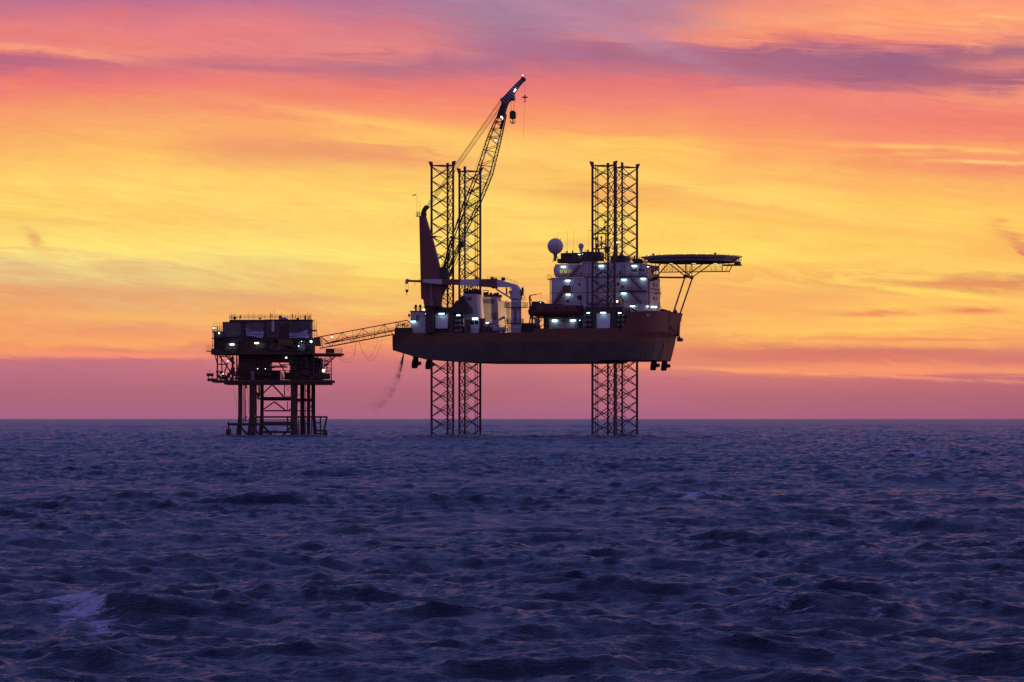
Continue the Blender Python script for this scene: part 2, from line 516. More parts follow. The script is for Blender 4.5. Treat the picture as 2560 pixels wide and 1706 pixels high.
# converters from the enlarged crops the layout was measured on
def crop(ox, oy, sc_):
    return lambda x, y: (ox + x/sc_, oy + y/sc_)
z1 = crop(480, 740, 4.126)
z2 = crop(960, 660, 5.6)
z3 = crop(1300, 560, 5.6)
z4 = crop(1480, 600, 4.612)
z5 = crop(1000, 160, 3.92)
z6 = crop(760, 760, 4.611)
s1 = crop(1060, 400, 9.8)
s2 = crop(1020, 500, 7.84)
s4 = crop(960, 700, 9.8)
s5 = crop(1140, 680, 8.71)
s6 = crop(1310, 720, 11.2)
s7 = crop(1340, 580, 9.05)
s8 = crop(1460, 390, 7.47)
t2 = crop(1020, 470, 17.42)
t3 = crop(520, 780, 9.8)
t4 = crop(680, 780, 9.8)
t5 = crop(1220, 180, 11.2)
t6 = crop(1560, 630, 7.843)
b1 = crop(1600, 770, 19.6)
def S(c, v):
    return SHIP.at(c[0], c[1], v)
def G(c, v):
    return RIG.at(c[0], c[1], v)
def uz(pts, conv, v, fr=SHIP):
    out = []
    for x, y in pts:
        c = conv(x, y)
        p = fr.at(c[0], c[1], v)
        out.append((p[0], p[2]))
    return out

# ------------------------------------------------------------------ the sea
def wave_tile(L, N, lp, hs, wind, spread, seed, lmin, lmax=1e9, ex=4.0):
    rng = np.random.default_rng(seed)
    k1 = np.fft.fftfreq(N, d=L/N) * 2*pi
    kx, ky = np.meshgrid(k1, k1, indexing='ij')
    k = np.hypot(kx, ky)
    k[0, 0] = 1e-6
    kp = 2*pi/lp
    P = np.exp(-1.25*(kp/k)**2) / k**ex
    c = (kx*cos(wind) + ky*sin(wind)) / k
    P *= (np.abs(c)**spread) * np.where(c > 0, 1.0, 0.25) + 0.03
    P *= np.exp(-(k*lmin/(2*pi))**4)
    P *= (k > 2*pi/lmax)
    P[0, 0] = 0
    a = rng.standard_normal((N, N)) + 1j*rng.standard_normal((N, N))
    h = a*np.sqrt(P)
    z = np.fft.ifft2(h).real
    s = (hs/4)/z.std()
    Dx = np.fft.ifft2(1j*kx/k*h).real*s
    Dy = np.fft.ifft2(1j*ky/k*h).real*s
    z = z*s
    # compression of the surface: negative where crests fold and break
    gx = np.fft.ifft2(kx*kx/k*h).real*s
    gy = np.fft.ifft2(ky*ky/k*h).real*s
    gxy = np.fft.ifft2(kx*ky/k*h).real*s
    J = (1-0.9*gx)*(1-0.9*gy) - (0.9*gxy)**2
    return L, N, np.stack([Dx, Dy, z, J], -1).astype(np.float32)

def sample(tile, x, y, rot, ch=None):
    L, N, d = tile
    cr, sr = cos(rot), sin(rot)
    u = (x*cr + y*sr)/L*N
    v = (-x*sr + y*cr)/L*N
    i = np.floor(u).astype(np.int64)
    j = np.floor(v).astype(np.int64)
    fu = (u-i)[:, None].astype(np.float32)
    fv = (v-j)[:, None].astype(np.float32)
    i0, i1, j0, j1 = i % N, (i+1) % N, j % N, (j+1) % N
    out = (d[i0, j0]*(1-fu)*(1-fv) + d[i1, j0]*fu*(1-fv) + d[i0, j1]*(1-fu)*fv + d[i1, j1]*fu*fv)
    ox = out[:, 0]*cr - out[:, 1]*sr
    oy = out[:, 0]*sr + out[:, 1]*cr
    out[:, 0], out[:, 1] = ox, oy
    return out

def make_sea():
    rs = list(np.linspace(0.5, 45, 12))
    r = 47.0
    while r < 45000:
        rs.append(r)
        lim = 0.10 + r*0.0012
        if r > 2500:
            lim = 3.1 + (r-2500)*0.02
        r += min(max(r*r*0.42/17280.0, 0.07), lim)
    rs = np.array(rs)
    dense = np.linspace(-R(10.4), R(10.4), 760)
    side = []
    a, st = R(10.4), R(0.06)
    while a < pi - 0.05:
        a += st
        side.append(min(a, pi))
        st = min(st*1.35, R(7))
    side[-1] = pi
    th = np.concatenate([-np.array(side[::-1][:-1]) if False else -np.array(side[:-1])[::-1], dense, np.array(side[:-1])])
    # close the circle with the last column joined to the first
    nR, nT = len(rs), len(th)
    RR, TT = np.meshgrid(rs, th, indexing='ij')
    x = (RR*np.sin(TT)).ravel()
    y = (RR*np.cos(TT)).ravel()
    rr = RR.ravel()
    tt = np.abs(TT.ravel())
    A = wave_tile(163.0, 1024, 18.0, 0.60, R(250), 5.0, 11, 0.30, ex=3.8)
    B = wave_tile(29.0, 512, 30.0, 0.19, R(215), 1.6, 5, 0.09, 3.0)
    D = wave_tile(631.0, 512, 34.0, 0.55, R(285), 8.0, 23, 6)
    wA = sample(A, x, y, R(12))
    wB = sample(B, x, y, R(37))
    wD = sample(D, x, y, R(-20))
    fade = np.clip((rr-20)/30, 0, 1)*np.clip(1.25-tt/R(30), 0.15, 1)
    fB = fade*np.clip(1.8-rr/1500, 0.0, 1)
    X = x + fade*(1.0*wA[:, 0] + 0.5*wD[:, 0]) + fB*0.8*wB[:, 0]
    Y = y + fade*(1.0*wA[:, 1] + 0.5*wD[:, 1]) + fB*0.8*wB[:, 1]
    Z = fade*(wA[:, 2] + wD[:, 2]) + fB*wB[:, 2]
    J = wA[:, 3]
    gust = 0.75 + 0.5*sample(D, x*0.37+90, y*0.21, R(10))[:, 2]/0.14*0.5
    Z += fB*wB[:, 2]*np.clip(gust-0.75, -0.5, 0.6)
    foam = np.clip((0.16-J)/0.22, 0, 1)*np.clip((wA[:, 2]-0.02)/0.2, 0, 1)*(tt < R(11))
    for fx, fy in WASH:
        foam = np.maximum(foam, 0.55*np.exp(-((x-fx)**2/1.2**2+(y-fy)**2/2.6**2)))
    # single big waves the photograph shows: (row, column of the crest), length, width, height, slant, foam
    def at_sea(px, py):
        yy = H*FPX/(py-HOR)
        return ((px-1280)/FPX*yy, yy)
    for px, py, ln, wd, ht, sl, fo in BIG_WAVES:
        cx, cy = at_sea(px, py)
        du = (x-cx)*cos(sl) + (y-cy)*sin(sl)
        dv = -(x-cx)*sin(sl) + (y-cy)*cos(sl)
        dv = dv + 0.12*np.sin(du*1.7+px)*wd + 0.25*wA[:, 0]
        g = np.exp(-(du/ln)**2 - (dv/wd)**2)
        gz = np.where(dv < 0, np.exp(-(du/ln)**2-(dv/(wd*0.42))**2), np.exp(-(du/ln)**2-(dv/(wd*1.3))**2))
        Z += ht*gz*(1+0.35*wA[:, 2])
        if fo > 0:
            w = fo*np.exp(-((du-FOAM_SHIFT*ln)/(ln*0.55))**2 - ((dv+wd*0.35)/(wd*0.75))**2)
            foam = np.maximum(foam, np.clip(w*1.5, 0, 1))
    for px0, py0, px1, py1, wx, wy, st in FOAM:
        (xa, ya), (xb, yb) = at_sea(px0, py0), at_sea(px1, py1)
        n_ = 7
        for i in range(n_):
            f = i/(n_-1)
            fx, fy = xa+(xb-xa)*f, ya+(yb-ya)*f
            m_ = (np.abs(x-fx) < 3*wx) & (np.abs(y-fy) < 3*wy)
            g = st*np.exp(-((x[m_]-fx)/wx)**2-((y[m_]-fy)/wy)**2)
            foam[m_] = np.maximum(foam[m_], g)
    co = np.stack([X, Y, Z], -1).astype(np.float32)
    idx = np.arange(nR*nT).reshape(nR, nT)
    nx = np.roll(idx, -1, axis=1)
    q = np.stack([idx[:-1], idx[1:], nx[1:], nx[:-1]], -1).reshape(-1, 4)
    me = bpy.data.meshes.new('sea')
    nv, nf = len(co), len(q)
    me.vertices.add(nv)
    me.vertices.foreach_set('co', co.ravel())
    me.loops.add(nf*4)
    me.loops.foreach_set('vertex_index', q.ravel().astype(np.int32))
    me.polygons.add(nf)
    me.polygons.foreach_set('loop_start', (np.arange(nf)*4).astype(np.int32))
    me.polygons.foreach_set('use_smooth', np.ones(nf, dtype=bool))
    me.update(calc_edges=True)
    # slope of the ripples too small for the mesh to carry, growing where the rows lie wider apart
    rg = np.clip(0.27 + 0.10*(rr-1500)/2500, 0.27, 0.36) + 0.02*np.clip((220-rr)/150, 0, 1)
    a2 = me.attributes.new('ripple', 'FLOAT', 'POINT')
    a2.data.foreach_set('value', rg.astype(np.float32))
    at = me.attributes.new('foam', 'FLOAT', 'POINT')
    at.data.foreach_set('value', foam.astype(np.float32))
    o = bpy.data.objects.new('sea', me)
    o['kind'] = 'structure'
    o['label'] = 'choppy dark blue evening sea with a few small whitecaps'
    C.objects.link(o)
    m = bpy.data.materials.new('sea water')
    m.use_nodes = True
    t = NT(m.node_tree)
    p = m.node_tree.nodes['Principled BSDF']
    p.inputs['IOR'].default_value = 1.333
    p.inputs['Roughness'].default_value = 0.12
    geo = t.node('ShaderNodeNewGeometry')
    cd = t.node('ShaderNodeCameraData') if False else None
    mp = t.node('ShaderNodeMapping')
    t.l.new(geo.outputs['Position'], mp.inputs[0])
    mp.inputs['Rotation'].default_value = (0, 0, R(-28))
    mp.inputs['Scale'].default_value = (1.0, 2.6, 0.6)
    n1 = t.noise(mp.outputs[0], 1.5, 4, 0.62, 0.3)
    n2 = t.noise(mp.outputs[0], 6.0, 4, 0.60, 0.5)
    n3 = t.noise(mp.outputs[0], 17.0, 3, 0.6, 0.4)
    hgt = t.m('ADD', t.m('ADD', t.m('MULTIPLY', n1, 0.42), t.m('MULTIPLY', n2, 0.22)), t.m('MULTIPLY', n3, 0.045))
    bp = t.node('ShaderNodeBump')
    bp.inputs['Strength'].default_value = 1.0
    bp.inputs['Distance'].default_value = 1.0
    t.l.new(hgt, bp.inputs['Height'])
    # a broken, streaky foam pattern
    fa = t.node('ShaderNodeAttribute', attribute_name='foam')
    ra = t.node('ShaderNodeAttribute', attribute_name='ripple')
    nf_ = t.m('ADD', t.m('MULTIPLY', t.noise(mp.outputs[0], 0.9, 4, 0.6, 0.8), 0.5), t.m('MULTIPLY', t.noise(mp.outputs[0], 5.5, 8, 0.8, 0.5), 0.5))
    ff = t.m('ADD', fa.outputs['Fac'], t.m('MULTIPLY', t.m('SUBTRACT', nf_, 0.51), 4.6))
    fm = t.m('MULTIPLY', t.smooth(ff, 0.42, 1.0), t.smooth(fa.outputs['Fac'], 0.02, 0.25))
    cc = t.mix(fm, (0.016, 0.028, 0.058, 1), (0.68, 0.72, 0.84, 1))
    t.l.new(cc, p.inputs['Base Color'])
    t.l.new(t.m('ADD', t.m('MULTIPLY', fm, 0.5), ra.outputs['Fac']), p.inputs['Roughness'])
    t.l.new(bp.outputs[0], p.inputs['Normal'])
    me.materials.append(m)
    return o

FOAM = [
    (45, 1516, 200, 1506, 0.45, 1.8, 0.95), (110, 1518, 190, 1560, 0.5, 1.6, 0.85), (190, 1512, 278, 1584, 0.5, 1.6, 0.95), (180, 1508, 215, 1556, 0.5, 2.0, 0.9),
    (330, 1528, 360, 1532, 0.3, 1.0, 0.5), (1712, 1262, 1740, 1246, 0.8, 3.0, 1.2), (1740, 1244, 1792, 1243, 0.9, 3.0, 1.2), (1800, 1250, 1870, 1264, 0.6, 2.0, 0.55),
    (2265, 1142, 2350, 1150, 1.6, 6, 0.85), (2330, 1213, 2400, 1217, 1.1, 3.5, 0.6), (1885, 1160, 1905, 1158, 1.0, 4, 0.7), (1288, 1112, 1335, 1111, 2.0, 8, 0.6),
    (675, 1112, 712, 1112, 2.0, 8, 0.7), (300, 1141, 325, 1142, 1.4, 6, 0.6), (1984, 1536, 2022, 1530, 0.35, 1.2, 0.7), (2182, 1553, 2200, 1556, 0.3, 1.0, 0.7),
    (2040, 1065, 2110, 1064, 3.5, 16, 0.5), (860, 1290, 900, 1288, 0.6, 2, 0.4), (2140, 1108, 2200, 1106, 1.8, 7, 0.45),
]
SEA_ROUGH = 0.16
FOAM_SHIFT = -0.35
BIG_WAVES = [
    (420, 1572, 3.0, 1.1, 0.34, R(-8), 0.0), (1100, 1255, 3.2, 1.2, 0.34, R(2), 0.0), (1030, 1380, 3.4, 1.0, 0.28, R(14), 0.0),
    (820, 1155, 5.0, 1.6, 0.5, R(0), 0.0), (1640, 1190, 4.5, 1.5, 0.42, R(-4), 0.0), (760, 1440, 3.4, 0.9, 0.24, R(-3), 0.0),
    (2420, 1600, 2.6, 0.9, 0.24, R(-4), 0.0), (1830, 1345, 3.4, 1.2, 0.32, R(0), 0.0), (80, 1130, 5.5, 2.0, 0.5, R(6), 0.0),
    (1420, 1668, 2.4, 0.8, 0.22, R(10), 0.0), (640, 1640, 2.2, 0.8, 0.20, R(-10), 0.0), (1330, 1330, 3, 1.0, 0.25, R(0), 0.0),
    # px, py, half length, half width, height, slant, foam
    (360, 1545, 3.2, 1.3, 0.50, R(-12), 0.0),
    (1775, 1250, 3.4, 1.5, 0.62, R(0), 0.0),
    (665, 1268, 3.0, 1.5, 0.75, R(3), 0.0),
    (1560, 1088, 22, 5.0, 0.55, R(0), 0.0),
    (2030, 1550, 2.6, 1.3, 0.40, R(-10), 0.35),
    (2300, 1320, 2.8, 1.3, 0.5, R(-12), 0.0),
    (2310, 1145, 4.5, 2.0, 0.5, R(0), 0.8),
    (1600, 1500, 3.0, 1.3, 0.36, R(4), 0.0),
    (2330, 1215, 3.2, 1.6, 0.4, R(0), 0.5),
    (300, 1165, 5, 2, 0.5, R(0), 0.0),
]
WASH = [(-24.7, 999.6), (-18.2, 998.0), (-20.3, 1005.6), (24.3, 986.8), (30.6, 985.4), (-101, 996), (-85, 996), (-35.4, 996), (-29.5, 996), (-101-8, 994), (-44, 996)]
make_sea()

# ------------------------------------------------------------------ jack-up vessel
O0 = SHIP.at(1338, 1090, 0)
ship = thing('jackup_vessel', SHIP, (O0[0], 0, 0), 'red and black jack-up work vessel raised above the sea on four lattice legs', 'vessel')
HB = 20.8
def Zs(py, v=-HB, px=1338):
    return SHIP.at(px, py, v)[2]
DECK = Zs(831)
uST = S((981, 850), -HB)[0]
bt = S((1707, 784), 8)[0]; bm_ = S((1694.6, 825), 8)[0]; bk = S((1689, 845), 8)[0]; bb = S((1687.2, 880), 8)[0]
zBT = S((1707, 784), 8)[2]; zBK = S((1689, 845), 8)[2]; zBB = S((1690, 901), -8)[2]
uTP = S((1490, 850), -HB)[0]      # where the sides start to taper
def hb_at(u):
    t = min(1, max(0, (u-uTP)/(bt-uTP)))
    return HB - (HB-8.0)*t**4.2
# hull loft: rings from stern to bow, levels: bottom, band, knuckle, deck
zb = Zs(857); zk = Zs(845)
def ring(us, hb, zbot, ztop, cut=1.6):
    """us: u at the four levels"""
    pts = []
    lv = [zbot, max(zb, zbot+0.3), max(zk, zbot+0.6), ztop]
    for i, z in enumerate(lv):
        pts.append((us[i], -hb + (cut if i == 0 else 0), z))
    for i in range(3, -1, -1):
        pts.append((us[i], hb - (cut if i == 0 else 0), lv[i]))
    return pts
def u_of(px):
    return S((px, 860), -HB)[0]
rings = [
    ring([uST]*4, HB, Zs(876, -HB, 981), Zs(836, -HB, 981), 0.3),
    ring([u_of(1030)]*4, HB, Zs(891, -HB, 1030), Zs(833, -HB, 1030), 0.8),
    ring([u_of(1062)]*4, HB, Zs(899, -HB, 1062), DECK, 1.0),
    ring([u_of(1110)]*4, HB, Zs(903.5, -HB, 1110), DECK),
    ring([u_of(1165)]*4, HB, Zs(905.5, -HB, 1165), DECK),
    ring([u_of(1338)]*4, HB, Zs(905.5, -HB, 1338), DECK),
]
for i in range(13):
    t = i/12
    ul = [uTP+(e-uTP)*t for e in (bb-1.2, bb, bk, bm_)]
    rings.append(ring(ul, hb_at(uTP+(bm_-uTP)*t) if i < 12 else 8.2, zBB if i else Zs(905, -HB, 1490), DECK, 1.6-0.8*t))
hull = MB()
n = 8
for r_ in rings:
    hull.v.extend(r_)
for i in range(len(rings)-1):
    for k in range(n):
        j = (k+1) % n
        hull.f.append((i*n+k, (i+1)*n+k, (i+1)*n+j, i*n+j))
hull.f.append(tuple(range(n)))
b_ = (len(rings)-1)*n
hull.f.append(tuple(b_+k for k in range(n-1, -1, -1)))
ho = hull.build('hull', M_HULLR, ship)
# the lower half wears the dark coating
ho.data.materials.append(M_HULLB)
for p in ho.data.polygons:
    zc = sum(ho.data.vertices[k].co.z for k in p.vertices)/len(p.vertices)
    zm = max(ho.data.vertices[k].co.z for k in p.vertices)
    if zm <= max(zb, zb) + 0.45 and len(p.vertices) == 4:
        p.material_index = 1
# plate seams and rubbing strakes stand proud of the side
m = MB()
for px in (1012, 1062, 1310, 1400, 1480):
    u = u_of(px)
    m.box((u-0.06, -HB-0.05, Zs(870)), (u+0.06, -HB+0.2, DECK-0.1))
m.box((u_of(1000), -HB-0.07, DECK-0.35), (uTP, -HB+0.2, DECK-0.15))
m.build('strake', M_HULLR, ho)
# draught fender mark at the bow shoulder
m = MB()
p = S(z4(832, 1150), -8.4)
m.box((p[0]-0.08, -8.6, zBB+0.5), (p[0]+0.08, -8.2, zBK+1))
m.build('fender_bar', M_GREY, ho)

# forecastle: raised plating with the curved cut at its after end
uA = S(z3(1345, 1460), -HB)[0]; uB = S(z3(1490, 1250), -HB)[0]
zT = Zs(783, -HB, 1566)
curve = []
for i in range(9):
    a = (pi/2)*i/8
    curve.append((uA + (uB-uA)*sin(a), DECK + (zT-0.2-DECK)*(1-cos(a))))
us = [(u, z) for u, z in curve]
N2 = 14
for i in range(1, N2+1):
    f = i/N2
    us.append((uB + (bt-uB)*f, zT + (zBT-zT)*f + 0.35*sin(pi*f)))
fc = MB()
for sgn in (-1, 1):
    base = len(fc.v)
    for u, z in us:
        # bottom follows the raked stem
        ubot = min(u, bm_ + 0.0)
        hb = hb_at(u)
        hbb = hb_at(min(u, bt)) if u <= bm_ else 8.05
        for (q, hbq, zz) in ((ubot, hbb, DECK-0.002), (u, hb, z)):
            fc.v.append((q, sgn*hbq, zz))
            fc.v.append((q-0.0, sgn*(hbq-0.35), zz))
    nn = len(us)
    for i in range(nn-1):
        a = base+i*4; b = base+(i+1)*4
        for (p0, p1, p2, p3) in ((a, b, b+2, a+2), (a+3, b+3, b+1, a+1), (a+2, b+2, b+3, a+3)):
            fc.f.append((p0, p1, p2, p3) if sgn < 0 else (p3, p2, p1, p0))
# flat raked stem plate and forecastle deck
fc.hexa([(bm_-0.3, -8.05, DECK-0.002), (bm_, -8.05, DECK-0.002), (bm_, 8.05, DECK-0.002), (bm_-0.3, 8.05, DECK-0.002),
         (bt-0.3, -8.0, zBT), (bt, -8.0, zBT), (bt, 8.0, zBT), (bt-0.3, 8.0, zBT)])
dk = [(uB+(bt-0.6-uB)*i/10, -hb_at(uB+(bt-0.6-uB)*i/10)+0.4) for i in range(11)]
dk = dk + [(x, -y) for x, y in dk[::-1]]
fc.plan(dk, zT-1.5, zT-1.3)
fo = fc.build('forecastle', M_HULLR, ship)
# hull number
def text_part(name, s_, loc, size, m_, parent, rz=0.0):
    cu = bpy.data.curves.new(name, 'FONT')
    cu.body = s_
    cu.size = size
    cu.extrude = 0.03
    cu.offset = 0.03
    ob = bpy.data.objects.new(name, cu)
    C.objects.link(ob)
    bpy.context.view_layer.update()
    me = bpy.data.meshes.new_from_object(ob)
    bpy.data.objects.remove(ob)
    o = bpy.data.objects.new(name, me)
    me.materials.append(m_)
    C.objects.link(o)
    L = rootloc(parent)
    o.location = (loc[0]-L[0], loc[1]-L[1], loc[2]-L[2])
    o.rotation_euler = (R(90), 0, rz)
    o.parent = parent
    return o
p = S(b1(280, 440), -HB+1.8)
pu = p[0]
text_part('hull_marking', '71', (pu, -hb_at(pu)-0.06, S(b1(280, 440), -hb_at(pu))[2]), 1.25, M_PANEL, fo, math.atan2(hb_at(pu)-hb_at(pu+1), 1.0))
# mooring gear on the forecastle
m = MB()
for (x0, x1, y0) in ((985, 1185, 50), (1185, 1300, 85), (1290, 1480, 125)):
    a = S(b1(x0, y0), -9); b = S(b1(x1, 230), -7)
    m.box((a[0], -9, zT-1.2), (b[0], -6, a[2]))
a = S(b1(1680, 240), -4); 
m.prism([(a[0], zBT-0.3), (a[0]+0.5, zBT+1.0), (a[0]+1.0, zBT-0.3)], -4.5, -3.5)
m.build('mooring_winch', M_DARK, fo)
m = MB()
a = [(u, -hb_at(u)+0.2, z) for u, z in us if u > uB+0.5]
m.rail([S(b1(840, 180), -16), S(b1(990, 180), -15)], 1.1, 1.0, 0.03)
m.build('railing', M_RAIL, fo)

# anchor and its bracket on the stem
anc = MB()
A0 = S(z4(1012, 1150), -2)
for (x, y) in ((905, 1005), (860, 1085), (985, 1000)):
    q = S(z4(x, y), -7 if x < 950 else -1)
    anc.bar(q, S(z4(990, 1110), -2), 0.22, 6)
anc.bar(S(z4(985, 1040), -2), S(z4(1015, 1150), -2), 0.26, 6)
anc.prism(uz([(990, 1120), (1040, 1135), (1043, 1162), (1035, 1172), (990, 1172), (986, 1150)], z4, -2), -3.2, -0.8)
anc.build('anchor_bolster', M_DARK, ship)
m = MB()
m.bar(S(z4(1037, 930), 3), S(z4(1035, 975), 3), 0.04, 4)
m.build('bow_rope', M_WIRE, ship)

# thrusters under the hull
def thruster(px, pytop, v, sc_=1.0, right=True):
    c = S((px, pytop), v)
    t = MB()
    t.bar((c[0], v, c[2]+1.2), (c[0], v, c[2]-0.6), 1.0, 10, 0.8)
    s_ = t.build('thruster', M_DARK, ship)
    nz = MB()
    # nozzle ring, axis along the ship, tipped a little
    r0, r1, L = 1.6*sc_, 1.4*sc_, 1.4
    cz = c[2]-1.45
    vs, n_ = [], 20
    tilt = R(-8)
    for (ax, rr) in ((-L/2, r0), (L/2, r1), (L/2, r1-0.18), (-L/2, r0-0.22)):
        for k in range(n_):
            a = 2*pi*k/n_
            x, z = ax-0.2, rr*cos(a)
            vs.append((c[0] + x*cos(tilt)-z*sin(tilt), v + rr*sin(a), cz + x*sin(tilt)+z*cos(tilt)))
    fs = []
    for q in range(4):
        for k in range(n_):
            j = (k+1) % n_
            a, b = q*n_, ((q+1) % 4)*n_
            fs.append((a+k, a+j, b+j, b+k))
    nz.add(vs, fs)
    nz.build('nozzle', M_DARK, s_)
    pr = MB()
    for k in range(4):
        a = pi/4 + k*pi/2
        pr.hexa([(c[0]-0.25, v-0.25*sin(a), cz+0.25*cos(a)), (c[0]-0.1, v-0.25*sin(a), cz+0.25*cos(a)),
                 (c[0]-0.1, v+0.25*sin(a), cz-0.25*cos(a)+0.01), (c[0]-0.25, v+0.25*sin(a), cz-0.25*cos(a)+0.01),
                 (c[0]-0.35, v+1.1*sin(a)-0.3*cos(a), cz+1.1*cos(a)-0.3*sin(a)), (c[0]-0.1, v+1.1*sin(a)-0.3*cos(a), cz+1.1*cos(a)-0.3*sin(a)),
                 (c[0]-0.1, v+1.1*sin(a)+0.3*cos(a), cz+1.1*cos(a)+0.3*sin(a)), (c[0]-0.35, v+1.1*sin(a)+0.3*cos(a), cz+1.1*cos(a)+0.3*sin(a))])
    pr.build('propeller', M_GREY, s_)
    pod = MB()
    pod.sphere((c[0]+1.25, v, cz+0.1), 0.62, 12, 8)
    pod.bar((c[0]-0.2, v, cz), (c[0]+1.3, v, cz+0.1), 0.5, 10, 0.6)
    pod.build('pod', M_DARK, s_, smooth=True)
thruster(z2(445, 0)[0], z2(0, 1335)[1], -8.5)
thruster(z2(636, 0)[0], z2(0, 1350)[1], 8.5)
thruster(z4(718, 0)[0], z4(0, 1398)[1], -6)
thruster(z4(840, 0)[0], z4(0, 1404)[1], 6)

# ---- legs
LS = 7.0
BAY = 4.36
def make_leg(px, v, pytop, label, pipes=(), ladder=False):
    c = SHIP.at(px, 700, v)
    ztop = SHIP.at(px, pytop, v)[2]
    h = LS*0.866
    inb = 1 if v < 0 else -1     # apex points inboard
    P = [(c[0]-LS/2, v-inb*h/3), (c[0]+LS/2, v-inb*h/3), (c[0], v+inb*2*h/3)]
    m = MB()
    m.cbox((c[0], v, DECK-4), 7.4, 7.4, 0.4)
    leg = m.build('leg', M_STEEL, ship, label=label)
    for i, (x, y) in enumerate(P):
        ch = MB()
        ch.bar((x, y, -6), (x, y, ztop), 0.23, 8)
        # rack plate with teeth
        dvec = Vector((c[0]-x, v-y, 0)).normalized()
        if i == 2:
            dvec = Vector((1, 0, 0))
        w = 0.34 if i < 2 else 0.27
        a = Vector((x, y, 0)) - dvec*w
        b = Vector((x, y, 0)) + dvec*w
        nn = Vector((-dvec.y, dvec.x, 0))*0.14
        ch.hexa([a-nn+Vector((0,0,-6)), b-nn+Vector((0,0,-6)), b+nn+Vector((0,0,-6)), a+nn+Vector((0,0,-6)),
                 a-nn+Vector((0,0,ztop-0.1)), b-nn+Vector((0,0,ztop-0.1)), b+nn+Vector((0,0,ztop-0.1)), a+nn+Vector((0,0,ztop-0.1))])
        # head of the chord: flared guide horn
        o = -Vector((c[0]-x, v-y, 0)).normalized()
        t = Vector((x, y, ztop))
        sd = Vector((-o.y, o.x, 0))*0.35
        ch.hexa([t-o*0.35-sd+Vector((0,0,-1.1)), t+o*0.35-sd+Vector((0,0,-1.1)), t+o*0.35+sd+Vector((0,0,-1.1)), t-o*0.35+sd+Vector((0,0,-1.1)),
                 t-o*0.30-sd+Vector((0,0,0.35)), t+o*(0.95 if i < 2 else 0.4)-sd+Vector((0,0,0.55)), t+o*(0.95 if i < 2 else 0.4)+sd+Vector((0,0,0.55)), t-o*0.30+sd+Vector((0,0,0.35))])
        ch.build('chord', M_STEEL, leg)
    br = MB()
    z = ztop-0.75
    for i in range(3):
        j = (i+1) % 3
        br.bar((P[i][0], P[i][1], z), (P[j][0], P[j][1], z), 0.18, 6)
    z -= 0.35
    while z > -4:
        za, zb_ = z, z-BAY+0.42
        for i in range(3):
            j = (i+1) % 3
            a, b = P[i], P[j]
            br.bar((a[0], a[1], za), (b[0], b[1], zb_), 0.135, 6)
            br.bar((b[0], b[1], za), (a[0], a[1], zb_), 0.135, 6)
        # light diaphragm between the crossings
        M_ = [((P[i][0]+P[(i+1)%3][0])/2, (P[i][1]+P[(i+1)%3][1])/2, (za+zb_)/2) for i in range(3)]
        for i in range(3):
            br.bar(M_[i], M_[(i+1) % 3], 0.055, 4)
        z -= BAY
    br.build('bracing', M_STEEL, leg)
    if pipes:
        pm = MB()
        for (ppx, zt) in pipes:
            q = SHIP.at(ppx, 700, v)
            pm.bar((q[0], v, -3), (q[0], v, SHIP.at(ppx, zt, v)[2]), 0.12, 6)
        pm.build('riser_pipe', M_STEEL, leg)
    if ladder:
        lm = MB()
        q = c[0] + ladder
        for dxx in (-0.28, 0.28):
            lm.bar((q+dxx, v+0.5, -1), (q+dxx, v+0.5, ztop-2), 0.03, 4)
        zz = -1
        while zz < ztop-2:
            lm.bar((q-0.28, v+0.5, zz), (q+0.28, v+0.5, zz), 0.025, 4)
            zz += 0.6
        lm.build('ladder', M_RAIL, leg)
    return c, P, ztop
LEGS = {}
LEGS['sn'] = make_leg(1110.3, -16, 409, 'stern leg nearest the camera, its top beside the crane boom', ladder=1.2)
LEGS['sf'] = make_leg(1170.4, 16, 423, 'stern leg on the far side, standing behind the crane boom', pipes=((1188, 500), (1193.5, 500)), ladder=-0.4)
LEGS['bn'] = make_leg(1512.5, -16, 409, 'bow leg nearest the camera, in front of the white accommodation', pipes=((1489.5, 412), (1494.6, 416)), ladder=1.0)
LEGS['bf'] = make_leg(1562.3, 16, 413, 'bow leg on the far side, rising behind the bridge roof', pipes=((1541.5, 420),), ladder=-0.5)

# ---- lamps
def lamp(c, v, w=1.5, parent=None, m=None, hh=0.2, out=0.45, hood=True, fr=SHIP):
    p = fr.at(c[0], c[1], v)
    b = MB()
    if hood:
        b.box((p[0]-w/2-0.1, v-out-0.25, p[2]+hh/2+0.02), (p[0]+w/2+0.1, v, p[2]+hh/2+0.12))
        b.box((p[0]-w/2-0.1, v-0.12, p[2]-hh/2), (p[0]+w/2+0.1, v-0.02, p[2]+hh/2+0.02))
        o = b.build('flood_lamp', M_GREY, parent)
    else:
        b.cbox((p[0], v+0.05, p[2]), w+0.1, 0.2, hh+0.1)
        o = b.build('flood_lamp', M_GREY, parent)
    t = MB()
    if hood:
        t.box((p[0]-w/2, v-out-0.15, p[2]-hh/2), (p[0]+w/2, v-out+0.1, p[2]+hh/2))
    else:
        t.sphere((p[0], v-0.3, p[2]), max(w, hh)/2, 10, 6)
    t.build('lamp_tube', m or M_LAMP, o)
    return o

